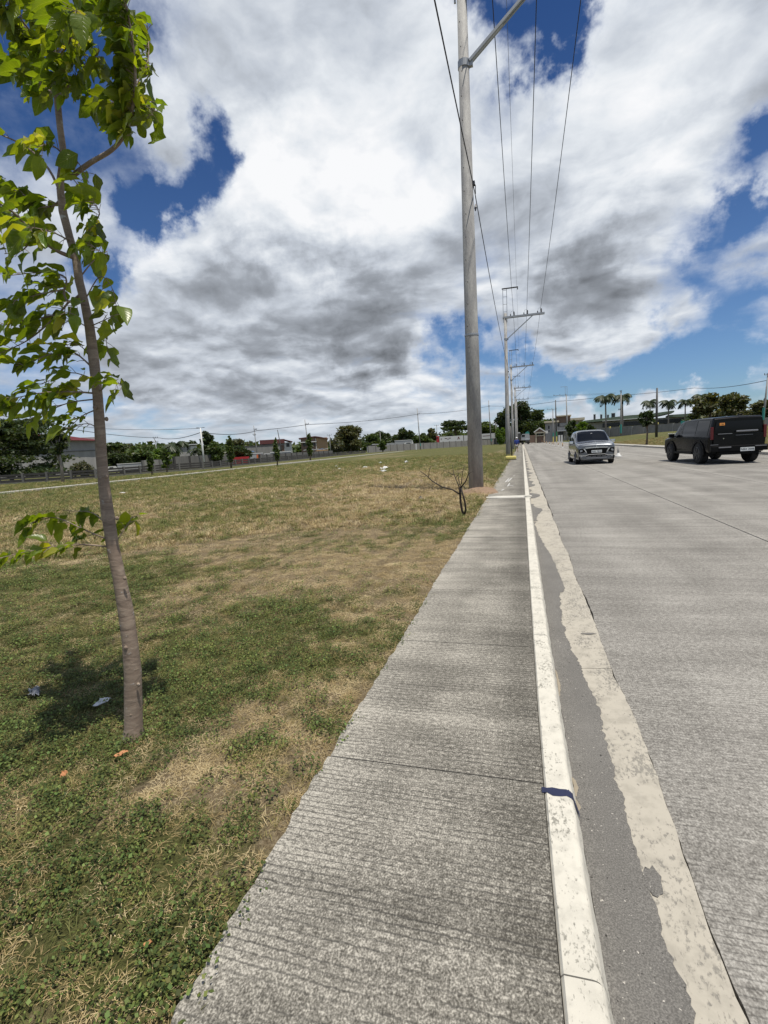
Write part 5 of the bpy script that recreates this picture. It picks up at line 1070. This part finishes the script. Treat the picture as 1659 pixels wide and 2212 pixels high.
for (lb, u, vt, D, kw) in [('slim pole rising out of the dense trees right of the young trunk', 345, 946, 130, dict(arm=[(-2, 8, 0), (-3, 8, 9)], rad=.09, shift=-6)), ('thin pole right of the tall sapling', 696-140, 919, 120, dict(arm=[(0, 6, 9), (-3, 3, 20)], rad=.10, shift=-2)), ('pole rising behind the tan house', 668, 906, 130, dict(arm=[(0, 8, 10)], rad=.12, shift=-4)),
                           ('dark leaning pole at the maroon roofed house', 611, 928, 128, dict(rad=.12, mat='dark_steel', shift=-7)), ('short pole with double arm right of the tan house', 714, 939, 175, dict(arm=[(-5, 5, 1)], rad=.12)), ('pole with double arm behind the rounded green tree', 823, 930, 215, dict(arm=[(-5, 5, 1)], rad=.13)), ('tall grey pole with green foot by the white post', 908, 882, 188, dict(arm=[(0, 5, 12)], rad=.17, foot=[(1.4, 2.4, 'teal_paint')], shift=-3)),
                           ('pole with short arm behind the red lorry cab', 945, 917, 240, dict(arm=[(-5, 5, 2)], rad=.15)), ('tall pole right of the nearest power pole, beyond the wall', 1061, 865, 205, dict(arm=[(-1, 2, 12)], rad=.18, foot=[(1.6, 2.7, 'teal_paint')], shift=-3)), ('thin pole beyond the wall left of the second power pole', 1072, 912, 215, dict(rad=.12)), ('pole with long left arm rising behind the layered tree', 47, 905, 75, dict(arm=[(-35, 0, 3)], rad=.14)),
                           ('yellow footed pole with twin arm before the grey building', 1195, 883, 175, dict(arm=[(-13, 8, 1)], rad=.17, foot=[(0, 1.9, 'yellow_paint'), (1.9, 3.3, 'teal_paint')], shift=0)), ('taller yellow footed pole before the grey building', 1202, 864, 172, dict(rad=.2, mat='dark_steel', foot=[(0, 1.9, 'yellow_paint'), (1.9, 3.6, 'green_paint')], shift=-1)),
                           ('tall pole with three insulators left of the royal palms', 1226, 853, 165, dict(arm=[(-28, 0, 0)], rad=.2, shift=-2))]: far_pole(lb, u, vt, D, **kw)
MB_p = empty('pole_top', at(1224, 853, 165), YAW); tag(MB_p, 'thin steel frame on top of the three insulator pole', 'pole frame'); K = 165/FPX; MB().bar((-3*K, 0, -.3), (-3*K, 0, 17*K), .08, .08).bar((1*K, 0, -.3), (1*K, 0, 17*K), .08, .08).build('upright', MATS['galvanised'], MB_p); MB().bar((-13*K, 0, 17*K), (1.5*K, 0, 17*K), .1, .1).build('arm', MATS['galvanised'], MB_p)
# long far line strung across the whole back of the field
def pxline(name, pl, rad, label, mat='wire', sag=.5):
    return cable(name, [at(u, v, D) for u, v, D in pl], sag, rad, mat, label, 'far lines across the field', 10)
pxline('far_line', [(-60, 880, 75), (47, 908, 75), (345, 946, 130), (434, 934, 80), (556, 930, 120), (665, 917, 130), (906, 894, 188), (1058, 877, 205), (1202, 867, 172), (1320, 855, 155), (1500, 838, 150), (1655, 822, 95)], .055, 'thick line sagging between the far poles across the whole view', sag=.6)
pxline('far_line', [(47, 905, 75), (225, 926, 90), (434, 925, 80)], .035, 'thin line crossing behind the young trunk to the street lamp', 'wire_grey')
for k, dv in enumerate((0, 2)): pxline('far_line', [(1139, 858+dv*1.5, 186), (1224, 853+dv, 165), (1330, 848+dv, 155)], .03, ('upper', 'lower')[k]+' of two thin lines from the last power pole to the right', 'wire_grey')
MB().box((0, 0, 1.2), (.45, .45, 2.4)).build('white_post', MATS['white_paint']); o = bpy.data.objects['white_post']; o.location = gz(899, 196); tag(o, 'stout white post at the far block wall', 'post')
b = BG('lorry', 'red cab lorry with white lettered trailer beyond the far wall', 'lorry', 985, 236); b.box('cab', 'red_paint', 943, 949, 942.5, None, 0, 2.5, bevel=.2); b.box('window', 'window_dark', 943.6, 946.5, 944, 947.2, -.05, .1); tb = b.box('trailer', 'truck_white', 950, 1001, 942, 955, 0, 2.6); b.box('chassis', 'dark_steel', 951, 1000, 955, None, .3, 2.3)
for k, (u0, u1, v0, v1) in enumerate([(961.5, 967, 946.2, 947.6), (969.5, 974.5, 945.6, 947), (966, 970.5, 948.8, 949.4), (953, 954.6, 947, 949.8)]): b.box('lettering', 'maroon_paint', u0, u1, v0, v1, -.03, .03, tb)
b.prof('emblem', 'maroon_paint', [(988.5, 949.5), (990, 944), (991, 943), (992, 944), (993.8, 948.5), (992.6, 948.8), (991.2, 946.2), (989.8, 949.6)], -.03, .03, tb)
b = BG('trailer', 'white trailer just left of the nearest power pole', 'trailer', 1008, 240); b.box('box', 'truck_white', 1002.5, 1014, 940.5, 953, 0, 2.6); b.box('chassis', 'dark_steel', 1003, 1013, 953, None, .3, 2.3)
b = BG('trailer', 'white trailer with dark lettering right of the nearest power pole', 'trailer', 1055, 244); tb = b.box('box', 'truck_white', 1032, 1073, 936.5, 948, 0, 2.6); b.box('lettering', 'maroon_paint', 1043, 1059, 940.8, 942, -.03, .03, tb); b.box('chassis', 'dark_steel', 1033, 1072, 948, None, .3, 2.3)
b = BG('trailer', 'grey trailer at the right end of the far wall', 'trailer', 1082, 236); b.box('box', 'truck_grey', 1074.5, 1092, 938, None, 0, 2.5); b.box('roof', 'truck_white', 1074, 1092.5, 937, 938.3, -.05, 2.6)
b = BG('lorry', 'pair of grey container boxes on a lorry behind the far wall', 'lorry', 865, 226); b.box('box', 'truck_grey', 836, 853, 957, None, 0, 2.5); b.box('box', 'truck_grey', 853.5, 889, 951.5, None, .2, 2.7); b.box('roof', 'truck_white', 853, 889.5, 950.6, 951.8, .1, 2.8); b.prof('cab', 'truck_white', [(889.5, None), (889.5, 951), (891.5, 950.5), (893, 957), (893, None)], .2, 2.4)
b = BG('van', 'white van behind the left end of the far wall', 'van', 810, 205); b.prof('body', 'truck_white', [(793, None), (793, 966), (799, 963), (806, 959), (819, 959), (821, 962), (821, None)], 0, 2); b.box('window', 'window_dark', 800, 816, 960.5, 963, -.03, .1)
b = BG('van', 'white van in front of the grey container boxes', 'van', 882, 214); b.prof('body', 'truck_white', [(872, None), (873, 958), (877, 955.5), (888, 955), (890, None)], 0, 2); b.box('window', 'window_dark', 878, 887, 956.2, 958, -.03, .1)

# --- road end: kiosk, parked vehicles, grey building
b = BG('gate_kiosk', 'small gabled gate kiosk with white roof edges at the road end', 'kiosk', 1166, 178); b.prof('gable', 'timber_brown', [(1156.5, 933), (1166, 925.5), (1175, 932.5)], 0, 3.5)
for pl_ in ([(1153.5, 935), (1153.5, 932.5), (1166, 923), (1166, 926)], [(1166, 926), (1166, 923), (1178, 931), (1178, 933.5)]): b.prof('roof_edge', 'plaster_white', pl_, -.5, 4)
b.box('lintel', 'plaster_cream', 1155, 1177, 933, 936, -.1, 3.6); b.box('beam', 'plaster_cream', 1157, 1176, 940.3, 941.8, -.05, .3); b.box('window', 'window_dark', 1163, 1168, 936.6, 940, -.05, .3)
for u in (1157, 1174.5): b.box('pillar', 'plaster_cream', u, u+2, 936, None, -.05, .35)
b.box('wall', 'timber_brown', 1155, 1178, 942, None, .6, 3.5); b.box('annex', 'plaster_white', 1178, 1184, 930.5, 936, .5, 3)
b = BG('jeepney', 'silver utility vehicle parked at the road end behind the person', 'vehicle', 1136, 150); bd = b.prof('body', 'truck_grey', [(1126, 951), (1126, 941.5), (1128.5, 937.5), (1142.5, 936.5), (1144, 940), (1144.3, 946), (1143, 951)], 0, 2); b.box('window', 'glass_dark', 1127.5, 1134, 939.5, 943.5, -.05, .1, bd); b.box('bumper', 'chrome', 1134.5, 1144.5, 948, 949.5, -.12, .05, bd)
for u in (1129, 1141): MB().lathe([(.4, -.1), (.4, .15)], 14, ((u-1136)*b.K, 0, .4), 'y').build('wheel', MATS['tyre'], b.root)
b = BG('truck', 'dark truck parked left of the silver vehicle at the road end', 'truck', 1121, 160); b.prof('body', 'dark_steel', [(1115, 952), (1115, 938), (1117, 936), (1126, 936), (1127, 952)], 0, 2.3); b.box('load', 'truck_white', 1115.5, 1124, 934, 936, 0, 2.3); b.box('wheel', 'tyre', 1116, 1120, 949, None, -.1, .3)
b = BG('tarp_stall', 'small heap under a teal tarpaulin at the road end', 'stall', 1140, 190); b.prof('tarpaulin', 'teal_paint', [(1134, 938), (1136, 933.5), (1140, 931.5), (1143, 933), (1144.5, 938)], 0, 2.5); b.box('frame', 'dark_steel', 1135, 1144, 938, None, .1, 2.4)
b = BG('hedge', 'brown hedge bank at the road end left of the kiosk', 'hedge', 1150, 200); b.box('bank', 'timber_brown', 1143, 1157, 940, None, 0, 3); 
b = BG('building', 'two storey grey building with cream eaves right of the road end', 'building', 1215, 186)
bw = b.box('wall', 'plaster_grey', 1178, 1206, 912, None, 0, 14); b.box('upper_wall', 'timber_brown', 1202, 1232, 899, 913, .3, 14); bw2 = b.box('wall', 'plaster_grey', 1206, 1262, 912.5, None, .2, 14); b.box('string_course', 'old_concrete', 1206, 1250, 920, 921, .1, .25); b.box('roof', 'plaster_cream', 1200, 1234, 897, 899.3, -.8, 14.5); b.box('eaves', 'plaster_cream', 1176, 1208, 909, 912.4, -1.0, 14); b.box('eaves', 'plaster_cream', 1232, 1262, 903, 908, -1.0, 14); b.box('upper_wall', 'plaster_cream', 1232, 1256, 908, 913, .4, 14)
for (u0, u1, v0, v1) in [(1184.5, 1187.5, 919.5, 926.5), (1184.5, 1187.5, 929.5, 932.5), (1204.5, 1208.8, 914.5, 921), (1225, 1229, 914, 919), (1236, 1241, 913, 919)]: b.box('window', 'window_dark', u0, u1, v0, v1, -.08, .25)
b.box('canopy', 'roof_metal', 1201, 1222, 930, 931.6, -2.5, .2); b.box('door', 'window_dark', 1206, 1217, 932, None, -.06, .25)
for i, (u, vt, vb, lb) in enumerate([(1208, 934, 948, 'pale gate pillar nearer the grey building'), (1213.5, 938, 947, 'shorter pale gate pillar right of its twin')]): o = MB().box((0, 0, 1.1), (.5, .5, 2.2)).build('gate_pillar', MATS['plaster_white']); o.location = gz(u, 150, 0); tag(o, lb, 'pillar')
far_tree('shrub', 'dark shrub before the grey building, left of the grey car', 1238, 908, 150, 16, 'leaf_dark', 'round', 900, 81, bare=.1, leaf=3.6, cat='shrub'); far_tree('shrub', 'bright green shrub above the roof of the grey car', 1258, 911, 135, 13, 'leaf_bright', 'round', 800, 82, bare=.05, cat='shrub'); far_tree('shrub', 'drooping dark shrub right of the bright green shrub', 1274, 915, 132, 13, 'leaf_dark', 'bush', 700, 83, cat='shrub')
# median of low posts on round feet
for i, (u, vt, vb) in enumerate([(1335.5, 965, 987), (1215.3, 956.5, 967.3), (1206, 956, 964), (1196.5, 955, 962.6), (1193, 954.6, 962), (1187, 954.5, 961), (1180.5, 953.4, 960), (1176, 953, 959.4), (1171, 952, 957)]):
    g = ground(u, vb, ROAD_Z); D = (g-EYE).dot(HEAD); h = (vb-vt)*D/FPX; r0 = empty('lane_post', g); tag(r0, ('slim lane post on a white round foot just right of the grey car' if i == 0 else ['', 'nearest lane post left of the grey car', 'second', 'third', 'fourth', 'fifth', 'sixth', 'seventh', 'eighth'][i]+('' if i == 1 else ' lane post beyond the grey car, counting away from it')), 'lane post', 'lane posts down the middle of the road')
    k = 1.0 if i == 0 else .62; MB().lathe([(.065, .1), (.06, h)], 10).build('post', MATS['plaster_grey' if i == 0 else 'timber_tan'], r0, smooth=True); MB().lathe([(.22*k, 0), (.22*k, .05), (.14*k, .12*k), (.09, .24*k), (.06, .28*k)], 16).build('foot', MATS['plaster_white'], r0, smooth=True)

# --- right: wall, palms, long building, trees
wl = [at(1275, 944, 140), at(1340, 939, 130), at(1420, 934, 120), at(1490, 930, 112), at(1680, 919, 104)]
for p in wl: p.z = max(.2, min(1.33, p.z))
panel_wall('garden_wall', 'grey panel wall with small yellow lamps on its pillars across the road', wl, 1.85, 3.6, 'block_wall', 'plaster_grey', ('yellow_paint', 2), .12)
b = BG('long_building', 'long low building with green edged roofs and chimneys behind the palms', 'building', 1380, 170, .0, 1.3)
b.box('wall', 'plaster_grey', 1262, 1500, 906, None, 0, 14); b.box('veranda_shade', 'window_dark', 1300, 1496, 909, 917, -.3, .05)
b.prof('roof', 'green_roof', [(1258, 912), (1258, 907.5), (1360, 897), (1398, 895), (1398, 903), (1330, 907)], -2.0, 15); b.prof('roof', 'green_roof', [(1392, 900), (1392, 896), (1448, 889), (1452, 889), (1452, 892), (1420, 899)], -2.4, 15); b.prof('roof', 'green_roof', [(1440, 902), (1440, 897.5), (1490, 895), (1492, 897), (1492, 902)], -1.6, 15); b.box('fascia', 'plaster_white', 1300, 1398, 905.5, 906.8, -2.2, -2.0)
for k, (u, v0, w_) in enumerate([(1280, 894, 4), (1295.5, 894.5, 4), (1311, 895.5, 3.4), (1323, 892, 8)]): c_ = b.box('chimney', 'dark_steel', u-w_/2, u+w_/2, v0, 908, 2, 4.5); b.box('chimney_cap', 'roof_metal', u-w_/2-.5, u+w_/2+.5, v0-1.4, v0-.4, 1.8, 4.7, c_)
for k in range(6): b.box('window', 'window_dark', 1345+k*22, 1351+k*22, 911, 917, -.4, -.25)
for (u, vc, r_, sd_, lb) in [(1308, 858, 21, 1, 'leftmost royal palm, swept by wind, above the grey car'), (1344, 857, 19, 2, 'second royal palm from the left, behind a tall pole'), (1403.5, 868, 17, 3, 'royal palm just left of the tall dark post'), (1443, 868, 17, 4, 'royal palm just right of the tall dark post'), (1479, 867, 16, 5, 'royal palm left of the blossoming tree'), (1512, 855, 17, 6, 'rightmost royal palm, rising behind the blossoming tree')]: palm('royal_palm', lb, u, vc, 140, r_, 1.3, sd_, 'royal palms before the long building')
far_tree('blossom_tree', 'open leafy tree left of the rear window line of the black car', 1533, 850, 118, 36, 'leaf_olive', 'round', 1100, 91, z0=1.3, leaf=4.6, bare=.35); far_tree('blossom_tree', 'second open leafy tree, above the roof of the black car', 1580, 848, 112, 32, 'leaf_olive', 'round', 950, 92, z0=1.3, leaf=4.6, bare=.35); far_tree('dense_tree', 'olive bushes behind the open leafy trees', 1560, 880, 122, 55, 'leaf_olive', 'bush', 2200, 93, z0=1.3)
far_tree('dense_tree', 'dark tree at the right edge beyond the black car', 1640, 866, 125, 42, 'leaf_olive', 'round', 2200, 94, z0=1.3, bare=.1); far_tree('dense_tree', 'dark bush left of the open leafy trees', 1497, 882, 132, 24, 'leaf_dark', 'bush', 1200, 95, z0=1.3)
far_tree('sapling', 'dark leaved sapling on the verge right of the grey car', 1397, 888, (ground(1398, 962)-EYE).dot(HEAD)*1.0, 17, 'leaf_dark', 'round', 420, 96, bare=.55, leaf=5, cat='sapling')
far_pole('tall bare dark post on the verge between the palms', 1418, 838, 78, rad=.16, mat='dark_steel', z0=.8, group=None, name='dark_post'); far_pole('tall lamp post with green foot before the second palm', 1440-99, 846, 128, rad=.17, foot=[(.3, 2.6, 'teal_paint')], z0=1.3, arm=[(-3, 1, 0), (-6, -2, 38)])
far_pole('grey pole with cross arm and green foot at the right edge', 1648, 808, 96, rad=.16, z0=1.3, arm=[(-9, 3, 2)], foot=[(1.2, 3.6, 'teal_paint')], shift=6)
b = BG('stone_row', 'row of small white painted stones on the verge left of the black car', 'stones', 1455, 70, 0, .7)
for k in range(7): b.box('stone', 'plaster_white', 1443+k*3.4, 1445.4+k*3.4, 936.2-k*.15, 938.3-k*.15, -.12, .12, bevel=.04)
b = BG('info_board', 'small white roadside board above the bonnet of the black car', 'board', 1475, 100, 0, 1.0); b.box('panel', 'teal_paint', 1470, 1479, 909, 915, 0, .1); b.box('leg', 'galvanised', 1474, 1475, 915, None, .02, .1)
